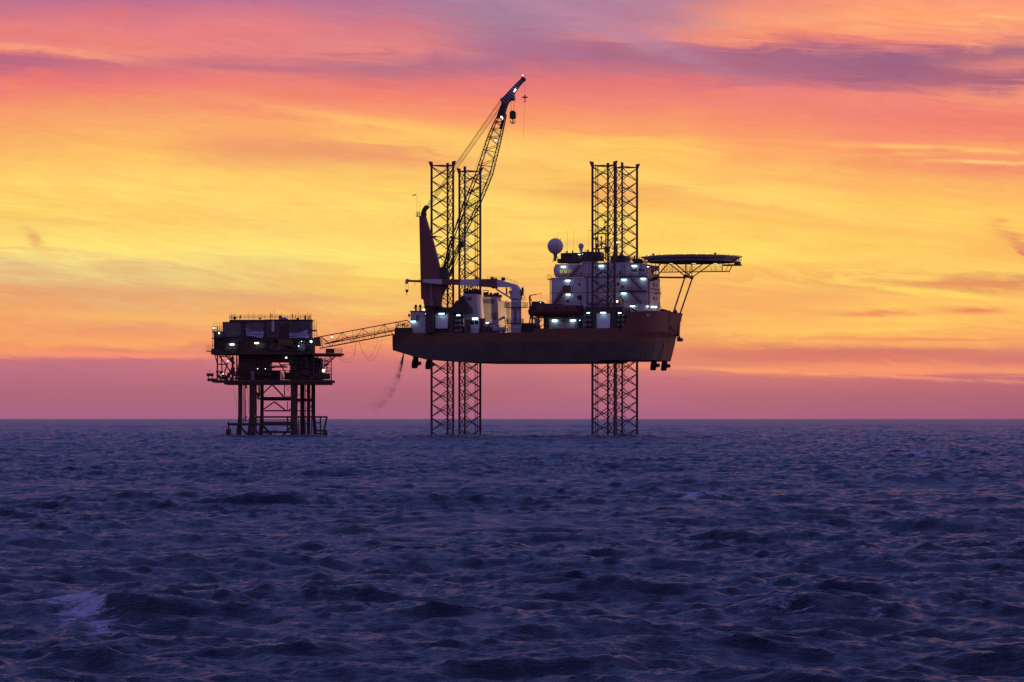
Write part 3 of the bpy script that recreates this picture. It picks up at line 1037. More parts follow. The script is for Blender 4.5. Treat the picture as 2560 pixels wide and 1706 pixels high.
# ---- jack houses: one round each leg
def jackhouse(c, P, v, conv, frame_x, cap, panel, lampx, name):
    """cap: (x0,x1,y0,y1) in crop coords; panel: x0,x1,y0,y1; frame_x: column spans"""
    near = v < 0
    vf = -HB+0.05
    m = MB()
    a = S(conv(cap[0], cap[2]), vf); b = S(conv(cap[1], cap[3]), vf)
    # roof in three beams round the leg opening
    m.box((a[0], vf-0.3, b[2]), (b[0], vf+1.9, a[2]))
    m.box((a[0], vf+9.5, b[2]), (b[0], vf+11, a[2]))
    m.box((a[0], vf+1.9, b[2]), (a[0]+1.6, vf+9.5, a[2]-0.01))
    m.box((b[0]-1.6, vf+1.9, b[2]), (b[0], vf+9.5, a[2]-0.01))
    m.box((a[0]-0.3, vf-0.45, a[2]-0.35), (b[0]+0.3, vf+11.2, a[2]-0.15)) if False else None
    jh = m.build('jack_house', M_DARK, ship)
    m = MB()
    for (x0, x1) in frame_x:
        p = S(conv(x0, cap[3]), vf); q = S(conv(x1, cap[3]), vf)
        m.box((p[0], vf, DECK), (q[0], vf+1.2, b[2]))
    m.build('frame_column', M_DARK, jh)
    m = MB()
    m.prism(uz(panel, conv, vf+0.5), vf+0.35, vf+0.75)
    m.build('side_panel', M_PANEL, jh)
    m = MB()
    a2 = S(conv(frame_x[0][1], cap[3]), vf); b2 = S(conv(frame_x[1][0], cap[3]), vf)
    m.box((a2[0]-0.5, vf+1.3, DECK), (b2[0]+0.5, vf+1.6, b[2]))
    m.build('inner_bulkhead', M_DARK, jh)
    # jacks: stacked drive units beside every outer chord
    for side, (x0, x1) in lampx.items():
        p = S(conv(x0, cap[3]), vf+1); q = S(conv(x1, cap[3]), vf+1)
        zt = b[2]
        k = MB()
        nl = 4
        hh = (zt-DECK)/nl
        for i in range(nl):
            zc = DECK + hh*(i+0.45)
            for xx in (p[0]+(q[0]-p[0])*0.28, p[0]+(q[0]-p[0])*0.75):
                k.bar((xx, vf+0.9, zc), (xx, vf+2.4, zc), hh*0.36, 12)
                k.bar((xx, vf+0.6, zc), (xx, vf+0.9, zc), hh*0.20, 10)
        k.build('jacking_motor', M_GREY, jh)
        k = MB()
        k.box((p[0], vf+2.2, DECK), (q[0], vf+2.5, zt))
        k.build('gear_housing', M_DARK, jh)
    return jh
j1 = jackhouse(*LEGS['sn'][:2], -16, z2, ((660, 716), (905, 968)), (560, 1190, 610, 685),
    ((712, 690), (905, 690), (898, 790), (890, 905), (725, 905), (716, 790)), {'a': (575, 655), 'b': (975, 1095)}, 'a')
j2 = jackhouse(*LEGS['bn'][:2], -16, z3, ((1015, 1068), (1268, 1335)), (935, 1440, 1165, 1240),
    ((1066, 1250), (1265, 1250), (1262, 1466), (1075, 1466)), {'a': (890, 1010), 'b': (1340, 1480)}, 'b')
# far jack houses, seen only between other things
for key in ('sf', 'bf'):
    c, P, zt = LEGS[key]
    m = MB()
    for sx in (-1, 1):
        m.box((c[0]+sx*4.2-0.8, 12, DECK), (c[0]+sx*4.2+0.8, HB-0.2, DECK+7.2))
    m.box((c[0]-5, 11, DECK+7.2), (c[0]+5, 12.5, DECK+8.3))
    m.box((c[0]-5, HB-1.8, DECK+7.2), (c[0]+5, HB-0.1, DECK+8.3))
    m.build('jack_house', M_DARK, ship)
# lamps of the jack houses and low railings on their roofs
for (c, w) in ((s4(1420, 832), 1.7), (s4(1062, 836), 0.9), (s4(1830, 871), 1.1)):
    lamp(c, -HB-0.1, w, j1, hh=0.28)
for (c, w) in ((z3(1168, 1245), 1.6), (z3(960, 1248), 0.85), (z3(1400, 1249), 0.9), (z3(1442, 1350), 0.8)):
    lamp(c, -HB-0.1 if c[1] < 790 else -15, w, j2, hh=0.24)
m = MB()
m.rail([S(z2(700, 612), -HB+0.2), S(z2(840, 612), -HB+0.2)], 1.2, 1.0, 0.045)
m.rail([S(z2(570, 612), -11), S(z2(1130, 612), -11)], 1.2, 1.4, 0.04)
m.build('railing', M_RAIL, j1)
m = MB()
m.rail([S(z3(940, 1165), -HB+0.3), S(z3(1440, 1165), -HB+0.3)], 1.3, 0.9, 0.045, 4)
m.rail([S(z3(940, 1165), -10), S(z3(1440, 1165), -10)], 1.3, 1.0, 0.04, 3)
m.build('railing', M_RAIL, j2)

# ---- accommodation block
VN = -9.5
acc_x0 = S(z3(437, 900), VN)[0]
acc_x1 = S(z3(1785, 900), VN)[0]
uF = S(z3(1925, 900), 5)[0]
zA = S(z3(1000, 752), VN)[2]
m = MB()
plan = [(acc_x0, VN), (acc_x1, VN), (uF, -4.8), (uF, 5), (acc_x1, -VN), (acc_x0, -VN)]
m.plan(plan, DECK, zA)
acc = m.build('accommodation_block', M_WHITE, ship, label='white accommodation block with lamps and dark stairs', bevel=0.05)
m = MB()   # deck edges
for y in (752, 960):
    zz = S(z3(1000, y), VN)[2]
    off = 0.14
    m.plan([(acc_x0-off, VN-off), (acc_x1+off*0.4, VN-off), (uF+off, -4.8-off*0.4), (uF+off, 5+off), (acc_x1, -VN+off), (acc_x0-off, -VN+off)], zz-0.12, zz+0.06)
z93 = S(z3(1600, 935), VN)[2]
m.box((S(z3(1390, 935), VN)[0], VN-1.3, z93-0.1), (S(z3(1780, 935), VN)[0], VN-0.02, z93+0.1))
m.build('deck_edge', M_GREY, acc)
# drain pipe, vertical ducts
m = MB()
for x, r_ in ((940, 0.22), (422, 0.14), (1800, 0.16), (1812, 0.12), (700, 0.05)):
    a = S(z3(x, 765), VN-0.3); b = S(z3(x, 1125), VN-0.3)
    m.bar(a, b, r_, 8)
m.build('drain_pipe', M_GREY, acc)
# stairs against the side: stringer pair and treads
def stair(a, b, v, conv, parent, w=0.9, mm=None):
    p = S(conv(*a), v); q = S(conv(*b), v)
    m = MB()
    for vv in (v, v-w):
        m.beam((p[0], vv, p[2]), (q[0], vv, q[2]), 0.08, 0.34)
        m.beam((p[0], vv, p[2]+0.95), (q[0], vv, q[2]+0.95), 0.05, 0.07)
        n_ = max(2, int(abs(p[0]-q[0])/1.2))
        for i in range(n_+1):
            t = i/n_
            x = p[0]+(q[0]-p[0])*t; z = p[2]+(q[2]-p[2])*t
            m.bar((x, vv, z), (x, vv, z+0.95), 0.03, 4)
    n_ = max(3, int(abs(p[2]-q[2])/0.22))
    for i in range(n_):
        t = (i+0.5)/n_
        x = p[0]+(q[0]-p[0])*t; z = p[2]+(q[2]-p[2])*t
        m.box((x-0.14, v-w, z-0.02), (x+0.14, v, z+0.02))
    return m.build('stairway', mm or M_RED, parent)
stair((845, 590), (705, 730), VN-0.4, z3, acc)
stair((610, 930), (480, 1115), VN-0.4, z3, acc)
stair((640, 935), (500, 1120), VN-1.5, z3, acc)
stair((1530, 740), (1700, 920), VN-0.4, z3, acc)
stair((1530, 940), (1700, 1120), VN-0.4, z3, acc)
stair((1545, 1165), (1640, 1235), VN-0.4, z3, acc)
# walkway railings on the side
m = MB()
for (x0, x1, y, v) in ((470, 1010, 748, VN-0.1), (1350, 1780, 748, VN-0.1), (1395, 1780, 925, VN-1.2), (1340, 1780, 1122, VN-1.0), (390, 780, 1120, VN-1.4), (940, 1100, 1150, VN-1)):
    m.rail([S(z3(x0, y), v), S(z3(x1, y), v)], 1.1, 1.3, 0.035)
m.rail([S(z3(382, 765), VN+0.3), S(z3(440, 765), VN+0.3)], 1.2, 0.6, 0.04)
m.rail([S(z3(1925, 965), 3), S(z3(1968, 965), 3)], 1.2, 0.6, 0.045)
m.rail([S(z3(1925, 1160), 3), S(z3(1962, 1160), 3)], 1.2, 0.6, 0.045)
m.build('railing', M_RAIL, acc)
m = MB()
a = S(z3(382, 770), VN); b = S(z3(440, 752), VN)
m.box((a[0], VN, a[2]-0.25), (b[0]+0.3, VN+3, a[2]))
a = S(z3(1925, 965), 3)
for y, w in ((965, 1.0), (1160, 0.9)):
    q = S(z3(1920, y), 3); q2 = S(z3(1970, y), 3)
    m.box((q[0]-0.1, 1.5, q[2]-0.2), (q2[0], 4.8, q[2]))
q = S(z3(1968, 970), 3); q2 = S(z3(1945, 1160), 3)
m.bar(q, q2, 0.07, 5)
m.build('side_balcony', M_GREY, acc)
# doors, lockers, windows on the side wall
def plate(name, x0, x1, y0, y1, v, conv, mm, parent, th=0.12, label=None):
    a = S(conv(x0, y0), v); b = S(conv(x1, y1), v)
    m = MB()
    m.box((a[0], v-th, b[2]), (b[0], v+0.05, a[2]))
    return m.build(name, mm, parent, bevel=0.02)
plate('stair_landing', 610, 705, 865, 938, VN-0.3, z3, M_RED, acc, 1.2)
for (x0, x1, y0, y1) in ((820, 843, 828, 868), ):
    plate('window', x0, x1, y0, y1, VN, z3, M_DARKWIN, acc, 0.06)
for (x0, x1, y0, y1) in ((1365, 1390, 822, 862), (1425, 1452, 865, 893), (1400, 1420, 1015, 1048), (1430, 1455, 1055, 1085), (655, 690, 1062, 1092), (1010, 1030, 1065, 1095), (1395, 1412, 665, 712)):
    plate('locker', x0, x1, y0, y1, VN, z3, M_DARK, acc, 0.35)
m = MB()   # hanging hose reel, a dark oval with a standpipe
c_ = S(z3(832, 1030), VN-0.35)
m.bar((c_[0], VN-0.6, c_[2]), (c_[0], VN-0.05, c_[2]), 0.75, 14)
m.bar(S(z3(842, 1040), VN-0.4), S(z3(850, 1125), VN-0.4), 0.12, 6)
m.build('hose_reel', M_DARK, acc)
# windows on the pink lit front wall
fx = [(1848, 1862), (1870, 1882), (1908, 1918)]
for y0, y1 in ((832, 880), (1025, 1070)):
    for (x0, x1) in fx:
        t0 = (x0-1815)/(1925-1815); t1 = (x1-1815)/(1925-1815)
        v0 = -4.8+9.8*t0; v1 = -4.8+9.8*t1
        za_ = S(z3(1870, y0), 0)[2]; zb_ = S(z3(1870, y1), 0)[2]
        w = MB(); w.box((uF-0.05, v0, zb_), (uF+0.06, v1, za_))
        w.build('window', M_DARKWIN, acc)
m = MB()
zz = S(z3(1870, 912), 0)[2]
m.box((uF-0.05, -4.8, zz-0.1), (uF+0.5, 5, zz+0.1))
m.build('wall_ledge', M_GREY, acc)
# row of lamps under the front deckhouse
for i in range(6):
    t = i/5
    w = MB()
    vv = -4.4 + 9.2*t
    zz = S(z3(1790+22*i, 1165), vv)[2]
    w.box((uF+0.05, vv-0.35, zz-0.12), (uF+0.3, vv+0.35, zz+0.12))
    lo = w.build('front_lamp', M_LAMP, acc)
# lamps on the side wall
for (x, y, w) in ((672, 795, 1.5), (680, 990, 1.4), (1458, 782, 1.5), (1730, 768, 1.5), (1458, 975, 1.5), (1580, 1155, 1.4), (1788, 1158, 0.55)):
    lamp(z3(x, y), VN-0.05, w, acc, hh=0.28)

# ---- bridge deck houses
def windowed_house(plan, z0, z1, zw0, zw1, wins, name, parent):
    """plan polygon with walls of 0.15 m; wins: per edge list of (t0,t1) openings"""
    m = MB()
    g = MB()
    n_ = len(plan)
    cx = sum(p[0] for p in plan)/n_; cy = sum(p[1] for p in plan)/n_
    for i in range(n_):
        a = Vector((plan[i][0], plan[i][1], 0)); b = Vector((plan[(i+1) % n_][0], plan[(i+1) % n_][1], 0))
        d = (b-a); L = d.length; d.normalize()
        nn = Vector((-d.y, d.x, 0))*0.15
        if nn.dot(Vector((cx, cy, 0))-a) < 0: nn = -nn
        def wall(t0, t1, za, zb_, mb=m, th=1.0):
            p, q = a+d*L*t0, a+d*L*t1
            mb.hexa([p+Vector((0,0,za)), q+Vector((0,0,za)), q+nn*th+Vector((0,0,za)), p+nn*th+Vector((0,0,za)),
                     p+Vector((0,0,zb_)), q+Vector((0,0,zb_)), q+nn*th+Vector((0,0,zb_)), p+nn*th+Vector((0,0,zb_))])
        wall(0, 1, z0, zw0)
        wall(0, 1, zw1, z1)
        prev = 0
        for (t0, t1) in wins[i]:
            wall(prev, t0, zw0, zw1)
            p, q = a+d*L*t0+nn*0.4, a+d*L*t1+nn*0.4
            g.hexa([p+Vector((0,0,zw0)), q+Vector((0,0,zw0)), q+nn*0.2+Vector((0,0,zw0)), p+nn*0.2+Vector((0,0,zw0)),
                    p+Vector((0,0,zw1)), q+Vector((0,0,zw1)), q+nn*0.2+Vector((0,0,zw1)), p+nn*0.2+Vector((0,0,zw1))])
            prev = t1
        wall(prev, 1, zw0, zw1)
    m.plan([(cx+(x-cx)*1.0, cy+(y-cy)*1.0) for x, y in plan], z1, z1+0.15)
    o = m.build(name, M_WHITE, parent)
    if g.v:
        g.build('window_pane', M_GLASS, o)
    return o
zB0 = S(z3(600, 745), VN)[2]
zB1 = S(z3(600, 572), VN)[2]
zw0 = S(z3(600, 690), VN)[2]; zw1 = S(z3(600, 630), VN)[2]
def ux(x, v=VN): return S(z3(x, 650), v)[0]
L0, L1 = ux(492), ux(850)
nearwins = []
for x0, x1 in ((555, 600), (615, 660), (680, 694), (702, 718)):
    nearwins.append(((ux(x0)-L0)/(L1-L0), (ux(x1)-L0)/(L1-L0)))
farw = [(1-b, 1-a) for a, b in [(0.02, 0.48), (0.5, 0.95)]][::-1]
pl = [(L0, VN), (L1, VN), (L1, VN+3.5), (L0, VN+3.5)]
bh = windowed_house([(L0, VN), (L1, VN), (L1, VN+3.6), (L0, VN+3.6)], zB0, zB1, zw0, zw1,
                    [nearwins, [], farw, []], 'pilot_house', ship)
# rounded after end of the bridge wing
m = MB()
q0, q1 = ux(468), L0
poly = [(q1+0.1, zB0), (q1+0.1, zB1), (q0+1.0, zB1), (q0+0.35, zB1-0.5), (q0, zB1-1.3), (q0+0.15, zB0+1.3), (q0+0.7, zB0)]
m.prism(poly, VN+0.05, VN+3.5)
m.build('wing_end', M_WHITE, bh)
lamp(z3(612, 600), VN-0.05, 1.5, bh, hh=0.3)
# middle penthouse
m = MB()
x0, x1 = ux(850), ux(1560)
zp = S(z3(1000, 545), VN)[2]
m.box((x0+0.02, VN+0.6, zB0), (x1, 8, zp))
m.box((x0-0.1, VN+0.2, zp), (ux(1015), 2, zp+0.35))
m.box((ux(1180), VN+0.4, zp), (ux(1520), 5, zp+0.1))
ph = m.build('penthouse', M_WHITE, ship)
lamp(z3(1143, 587), VN+0.55, 1.5, ph, hh=0.3)
plate('door', 818, 868, 598, 680, VN+0.0, z3, M_PANEL, ph, 0.08)
m = MB()
for x in (1465, 1432, 968):
    a = S(z3(x, 560), VN+0.3); b = S(z3(x, 740), VN+0.3)
    m.bar(a, b, 0.09, 6)
m.build('vent_pipe', M_GREY, ph)
# forward wheelhouse with a window band all round
x0, x1, x2 = ux(1562), ux(1775), S(z3(1858, 620), 5)[0]
zw0b = S(z3(1700, 672), VN)[2]; zw1b = S(z3(1700, 628), VN)[2]
zW1 = S(z3(1700, 560), VN)[2]
wl = x1-x0
wh_near = [((ux(a)-x0)/wl, (ux(b)-x0)/wl) for a, b in ((1568, 1600), (1604, 1640), (1660, 1681), (1688, 1708), (1716, 1740))]
fwin = [(0.04+0.16*i, 0.17+0.16*i) for i in range(6)]
wh = windowed_house([(x0, VN), (x1, VN), (x2, -4.5), (x2, 5), (x1, 9), (x0, 9)], zB0, zW1, zw0b, zw1b,
                    [wh_near, [(0.08, 0.45), (0.55, 0.92)], fwin, [(0.1, 0.9)], [(0.03, 0.48), (0.52, 0.97)], []], 'wheelhouse', ship)
lamp(z3(1605, 588), VN-0.05, 1.5, wh, hh=0.3)
lamp(z3(1790, 602), VN+1.2, 0.8, wh, hh=0.15)
m = MB()
m.box((ux(1676), VN-0.2, zB0), (ux(1684), VN-0.05, zW1+0.3))
m.build('vent_pipe', M_DARK, wh)
# equipment and railings on the bridge roof
rng = random.Random(4)
m = MB()
def rbox(x0, x1, y0, y1, v0, v1, conv=s7, mb=None):
    a = S(conv(x0, y0), v0); b = S(conv(x1, y1), v0)
    (mb or m).box((a[0], v0, b[2]), (b[0], v1, a[2]))
rbox(560, 1000, 480, 690, -6.5, 1)
rbox(1000, 1275, 450, 660, -6.3, 0)
rbox(480, 560, 610, 700, -6.5, -1)
rbox(1290, 1460, 455, 650, -6, -1)
rbox(1690, 2020, 545, 690, -5, 2)
rbox(2195, 2350, 610, 720, -7, -3)
rbox(640, 900, 690, 705, -6, 0)
mi = m.build('roof_plant', M_DARK, ph)
m = MB()
for (x, y, rr, L_) in ((700, 478, .25, .4), (830, 474, .2, .5), (1170, 445, .25, .35), (1360, 430, .3, .6), (1420, 470, .3, .7), (1650, 620, .2, .8), (1760, 540, .2, .35), (1920, 540, .3, .35), (2230, 610, .25, .8), (2060, 600, .2, .6)):
    p = S(s7(x, y), -5)
    m.bar((p[0], -5, p[2]-0.6), (p[0], -5, p[2]+L_), rr, 8)
    m.sphere((p[0], -5, p[2]+L_), rr*1.2, 8, 6)
for k in range(26):
    x = rng.uniform(600, 2300)
    if 1440 < x < 1690: continue
    y = 470 if x < 1440 else 560
    p = S(s7(x, y), -5)
    q = S(s7(x+rng.uniform(-60, 60), y+rng.uniform(40, 150)), -5)
    m.bar(p, q, 0.07, 5)
m.build('roof_vent', M_DARK, ph)
m = MB()
m.rail([S(s7(1030, 650), -8.6), S(s7(1290, 650), -8.6)], 2.0, 1.2, 0.05, 4)
m.rail([S(s7(2030, 690), -6), S(s7(2260, 690), -6)], 1.3, 0.9, 0.05, 4)
m.rail([S(s7(1640, 690), -8), S(s7(2340, 700), -8)], 1.2, 1.4, 0.04, 3)
m.rail([S(s7(560, 700), -9), S(s7(960, 700), -9)], 1.1, 1.2, 0.035, 3)
m.build('railing', M_RAIL, ph)
lamp(s7(988, 516), -6.6, 0.7, ph, hh=0.12)
lamp(s7(1054, 504), -6.6, 0.2, ph, hh=0.2, hood=False)
# radomes
def radome(px, py, v, r, ybase, name_label, cone=False):
    c = S((px, py), v)
    zb_ = S((px, ybase), v)[2]
    m = MB()
    m.sphere((c[0], v, c[2]), r, 32, 20)
    o = m.build('radome', M_WHITE, ship, smooth=True, label=name_label)
    m = MB()
    if cone:
        m.bar((c[0], v, zb_), (c[0], v, c[2]-r*0.6), r*0.42, 12, r*0.75)
    else:
        m.bar((c[0], v, zb_-0.6), (c[0], v, c[2]-r*0.9), 0.32, 10, 0.7)
        for k in range(3):
            a = 2*pi*k/3+0.4
            m.bar((c[0]+1.3*cos(a), v+1.3*sin(a), zb_-0.8), (c[0]+0.2*cos(a), v+0.2*sin(a), c[2]-r*0.98), 0.09, 6)
    m.build('pedestal', M_GREY if not cone else M_WHITE, o)
    if not cone:
        m = MB()     # panel seams, very slightly proud
        for k in range(6):
            a = pi*k/6
            pts = [(c[0]+(r+0.01)*cos(t)*cos(a), v+(r+0.01)*cos(t)*sin(a), c[2]+(r+0.01)*sin(t)) for t in [pi*i/16-pi/2 for i in range(17)]]
            m.path(pts, 0.025, 4)
            pts = [(c[0]-(r+0.01)*cos(t)*cos(a), v-(r+0.01)*cos(t)*sin(a), c[2]+(r+0.01)*sin(t)) for t in [pi*i/16-pi/2 for i in range(17)]]
            m.path(pts, 0.025, 4)
        pts = [(c[0]+(r+0.01)*cos(t), v+(r+0.01)*sin(t), c[2]) for t in [2*pi*i/32 for i in range(33)]]
        m.path(pts, 0.025, 4)
        m.build('panel_seam', M_GREY, o)
    return o
q = s7(437, 325)
radome(q[0], q[1], -8, 180/9.05*0.1245, s7(0, 620)[1], 'large white radome at the after end of the bridge roof')
q = s7(1020, 322)
radome(q[0], q[1], -5, 64/9.05*0.1245, s7(0, 445)[1], 'small white radome on a conical foot', True)
m = MB()
q = S(s7(556, 170), -8)
m.bar((q[0], -8, q[2]-0.7), (q[0], -8, q[2]), 0.05, 5)
m.sphere((q[0], -8, q[2]), 0.14, 8, 6)
m.build('beacon', M_DARK, ship)
# whip aerials
m = MB()
for x, y0, y1 in ((490, 0, 500), (655, 180, 480), (712, -40, 470), (845, -60, 470), (1190, 30, 450), (1118, 350, 450)):
    a = S(s7(x, y0), -5); b = S(s7(x, y1), -5)
    m.bar(b, a, 0.035, 4, 0.02)
a = S(s7(910, 410), -5); b = S(s7(1130, 410), -5); m.bar(a, b, 0.02, 4)
m.build('whip_aerial', M_DARK, ph)
# main radar mast inside the view of the near bow leg
m = MB()
v_ = -7
for x in (1350, 1402, 1580):
    m.bar(S(s7(x, 660), v_), S(s7(x, 20), v_), 0.16, 6)
a = S(s7(1320, 45), v_); b = S(s7(1640, 30), v_)
m.box((a[0], v_-1, a[2]-0.1), (b[0], v_+1, a[2]+0.15))
a = S(s7(1320, 390), v_); b = S(s7(1660, 390), v_)
m.box((a[0], v_-1, a[2]-0.1), (b[0], v_+1, a[2]+0.2))
mast = m.build('radar_mast', M_DARK, ship)
m = MB()
c_ = S(s7(1480, 300), v_)
for y0, y1, w in ((100, 150, .30), (150, 240, .16), (240, 290, .3), (290, 385, .2)):
    a = S(s7(1480, y1), v_); b = S(s7(1480, y0), v_)
    m.bar(a, b, w, 8)
a = S(s7(1380, 300), v_)
m.cbox(a, 0.7, 0.7, 1.1)
a = S(s7(1370, 150), v_)
m.cbox(a, 0.8, 0.7, 0.9)
a = S(s7(1610, 350), v_); b = S(s7(1680, 400), v_)
m.bar(S(s7(1610, 470), v_), S(s7(1610, 330), v_), 0.9, 12)
m.build('mast_equipment', M_GREY, mast)
m = MB()
a = S(s8(95, 1397), v_); b = S(s8(165, 1397), v_); m.bar(a, b, 0.06, 5)
a = S(s8(315, 1200), v_); b = S(s8(520, 1204), v_); m.bar(a, b, 0.06, 5)
a = S(s8(380, 1400), v_); b = S(s8(385, 1190), v_); m.bar(a, b, 0.08, 5)
m.cbox(S(s8(385, 1340), v_), 0.7, 0.6, 0.7)
m.cbox(S(s8(405, 1245), v_), 0.5, 0.5, 0.6)
m.rail([S(s7(1320, 30), v_-0.9), S(s7(1640, 22), v_-0.9)], 1.1, 0.8, 0.04)
m.build('yard_arm', M_DARK, mast)
# slim mast with lights by the far bow leg
m = MB()
m.bar(S(s7(1835, 540), -2), S(s7(1850, 180), -2), 0.12, 6)
m.bar(S(s7(1820, 240), -2), S(s7(1895, 240), -2), 0.05, 4)
sm = m.build('signal_mast', M_DARK, ship)
for x in (1838, 1882):
    t = MB(); t.sphere(S(s7(x, 240), -2.2), 0.17, 8, 6); t.build('mast_light', M_REDL, sm)
lamp(z3(1362, 1085), VN-1.2, 0.28, ship, m=M_LAMPY, hh=0.5, hood=False)

# ---- helideck
vH = 0.0
hc = S(z4(1152, 205), vH)
RH = (S(z4(1700, 205), vH)[0]-S(z4(598, 205), vH)[0])/2 * 0.97
zH = S(z4(1152, 180), -RH*0.6)[2]
m = MB()
oct_ = [(hc[0]+RH*1.0*cos(2*pi*(k+0.5)/16), RH*sin(2*pi*(k+0.5)/16)) for k in range(16)]
oct_in = [(hc[0]+(x-hc[0])*0.93, y*0.93) for x, y in oct_]
m.plan(oct_, zH-0.75, zH)
hd = m.build('helideck', M_GREY, ship, label='octagonal helicopter deck carried out over the bow')
m = MB()
for k in range(16):
    a, b = oct_in[k], oct_in[(k+1) % 16]
    m.beam((a[0], a[1], zH-1.25), (b[0], b[1], zH-1.25), 0.25, 0.98)
for k in range(-3, 4):
    y = k*RH*0.27
    xw = sqrt(max(0, (RH*0.92)**2-y*y))
    m.beam((hc[0]-xw, y, zH-1.2), (hc[0]+xw, y, zH-1.2), 0.22, 0.85)
m.build('deck_girder', M_GREY, hd)
m = MB()
for k in range(16):     # outward safety net frames
    a, b = oct_[k], oct_[(k+1) % 16]
    ax, ay = hc[0]+(a[0]-hc[0])*1.0, a[1]
    bx, by = hc[0]+(b[0]-hc[0])*1.0, b[1]
    cx, cy = hc[0]+(a[0]-hc[0])*1.07, a[1]*1.07
    ex, ey = hc[0]+(b[0]-hc[0])*1.07, b[1]*1.07
    m.bar((cx, cy, zH+0.02), (ex, ey, zH+0.02), 0.06, 4)
    for t in range(5):
        f = t/5
        m.bar((ax+(bx-ax)*f, ay+(by-ay)*f, zH-0.4), (cx+(ex-cx)*f, cy+(ey-cy)*f, zH+0.02), 0.05, 4)
m.build('safety_net', M_DARK, hd)
for x in (597, 653, 730, 810, 938, 1070, 1203, 1330, 1437, 1545, 1600):
    # lights sit on the rim nearest the camera
    u = S(z4(x, 180), -RH*0.7)[0]
    du = (u-hc[0])/RH
    vv = -RH*sqrt(max(0.02, 1-min(1, du*du)))*0.98
    u = S(z4(x, 180), vv)[0]
    t = MB(); t.sphere((u, vv, zH+0.2), 0.11, 8, 6); t.build('perimeter_light', M_DECKL, hd)
m = MB()
for x, y in ((708, 182), (1422, 176)):
    p = S(z4(x, y), -RH*0.8); m.cbox((p[0], p[1], zH+0.3), 0.7, 0.5, 0.6)
m.build('fire_monitor', M_DARK, hd)
# support frame: node plates, V struts, legs down to the stem
def hbar(a, b, r_, vs, mb):
    for va, vb in vs:
        mb.bar(S(t6(*a), va), S(t6(*b), vb), r_, 8)
m = MB()
N1, N2_ = (1200, 480), (1330, 505)      # near and far main nodes
VNn, VNf = -6.0, 6.5
pairs = [(N1, VNn), (N2_, VNf)]
for (Nd, vv) in pairs:
    off = 0 if vv < 0 else 125
    m.bar(S(t6(*Nd), vv), S(t6(870+off*0.9, 215), vv), 0.17, 8)
    m.bar(S(t6(*Nd), vv), S(t6(1590+off*1.25, 210), vv), 0.17, 8)
    m.bar(S(t6(*Nd), vv), S(t6(1212+off, 215), vv), 0.14, 8)
m.bar(S(t6(1250, 470), 0), S(t6(1215, 215), -5), 0.09, 6)
m.bar(S(t6(1280, 470), 0), S(t6(1325, 215), 5), 0.09, 6)
m.bar(S(t6(*N1), VNn), S(t6(*N2_), VNf), 0.4, 8)
for (Nd, vv) in pairs:
    p = S(t6(*Nd), vv)
    m.sphere(p, 0.62, 10, 8)
# after bays against the bridge
m.bar(S(t6(560, 420), VNn), S(t6(735, 215), VNn), 0.16, 8)
m.bar(S(t6(645, 480), VNn), S(t6(870, 220), VNn), 0.17, 8)
m.bar(S(t6(620, 215), VNn), S(t6(620, 480), VNn), 0.10, 6)
m.bar(S(t6(545, 230), VNn), S(t6(545, 400), VNn), 0.08, 6)
m.bar(S(t6(685, 225), VNf), S(t6(690, 570), VNf), 0.08, 6)
m.bar(S(t6(690, 570), VNf), S(t6(655, 610), VNf), 0.08, 6)
m.bar(S(t6(600, 500), VNn), S(t6(1200, 505), VNn), 0.27, 10)
m.bar(S(t6(560, 560), VNn), S(t6(600, 500), VNn), 0.5, 8)
m.bar(S(t6(500, 560), VNn), S(t6(660, 520), VNn), 0.42, 8)
m.build('support_truss', M_DARK, hd)
m = MB()
m.bar(S(t6(*N1), VNn), S(z4(925, 880), VNn), 0.24, 10, 0.26)
m.bar(S(t6(1330, 540), VNf), S(z4(1000, 900), VNf), 0.24, 10, 0.26)
m.build('support_leg', M_GREY, hd)
# catwalk under the deck
m = MB()
a = S(t6(735, 400), -3); b = S(t6(2055, 400), -3)
m.box((a[0], -3.5, a[2]-0.13), (b[0], -2.4, a[2]+0.13))
m.bar(S(t6(2055, 400), -3), S(t6(2115, 275), -3), 0.14, 6)
m.bar(S(t6(1985, 400), -3), S(t6(2045, 275), -3), 0.08, 6)
for x in (790, 900, 940, 1785, 1930):
    m.bar(S(t6(x, 215), -3), S(t6(x, 400), -3), 0.07 if x != 1930 else 0.12, 5)
m.bar(S(t6(870, 240), -3), S(t6(810, 395), -3), 0.05, 5)
m.bar(S(t6(1860, 215), -3), S(t6(1925, 345), -3), 0.05, 5)
cw = m.build('catwalk', M_DARK, hd)
m = MB()
m.rail([S(t6(740, 398), -3.4), S(t6(1930, 398), -3.4)], 1.65, 1.7, 0.04, 4)
m.build('railing', M_RAIL, cw)
# landing and stair tower at the outer end
m = MB()
rbox(1930, 2280, 246, 268, -4, -1, t6)
rbox(2165, 2270, 190, 250, -3.5, -1.5, t6)
for k in range(26):
    p = S(t6(rng.uniform(1950, 2290), rng.uniform(110, 260)), rng.uniform(-4, 0))
    q_ = S(t6(rng.uniform(2000, 2290), rng.uniform(110, 260)), rng.uniform(-4, 0))
    if (p-q_).length < 3.2: m.bar(p, q_, 0.07, 5)
m.rail([S(t6(2150, 190), -2), S(t6(2300, 190), -2)], 1.1, 0.5, 0.05)
m.bar(S(t6(1930, 225), -3), S(t6(1930, 400), -3), 0.1, 6)
m.build('stair_tower', M_DARK, hd)
m = MB()
for k in range(30):
    p = S(t6(rng.uniform(240, 560), rng.uniform(90, 230)), rng.uniform(-7, -2))
    q_ = S(t6(rng.uniform(240, 560), rng.uniform(90, 230)), rng.uniform(-7, -2))
    if (p-q_).length < 3.4: m.bar(p, q_, 0.08, 5)
rbox(330, 560, 100, 118, -6, -2, t6)
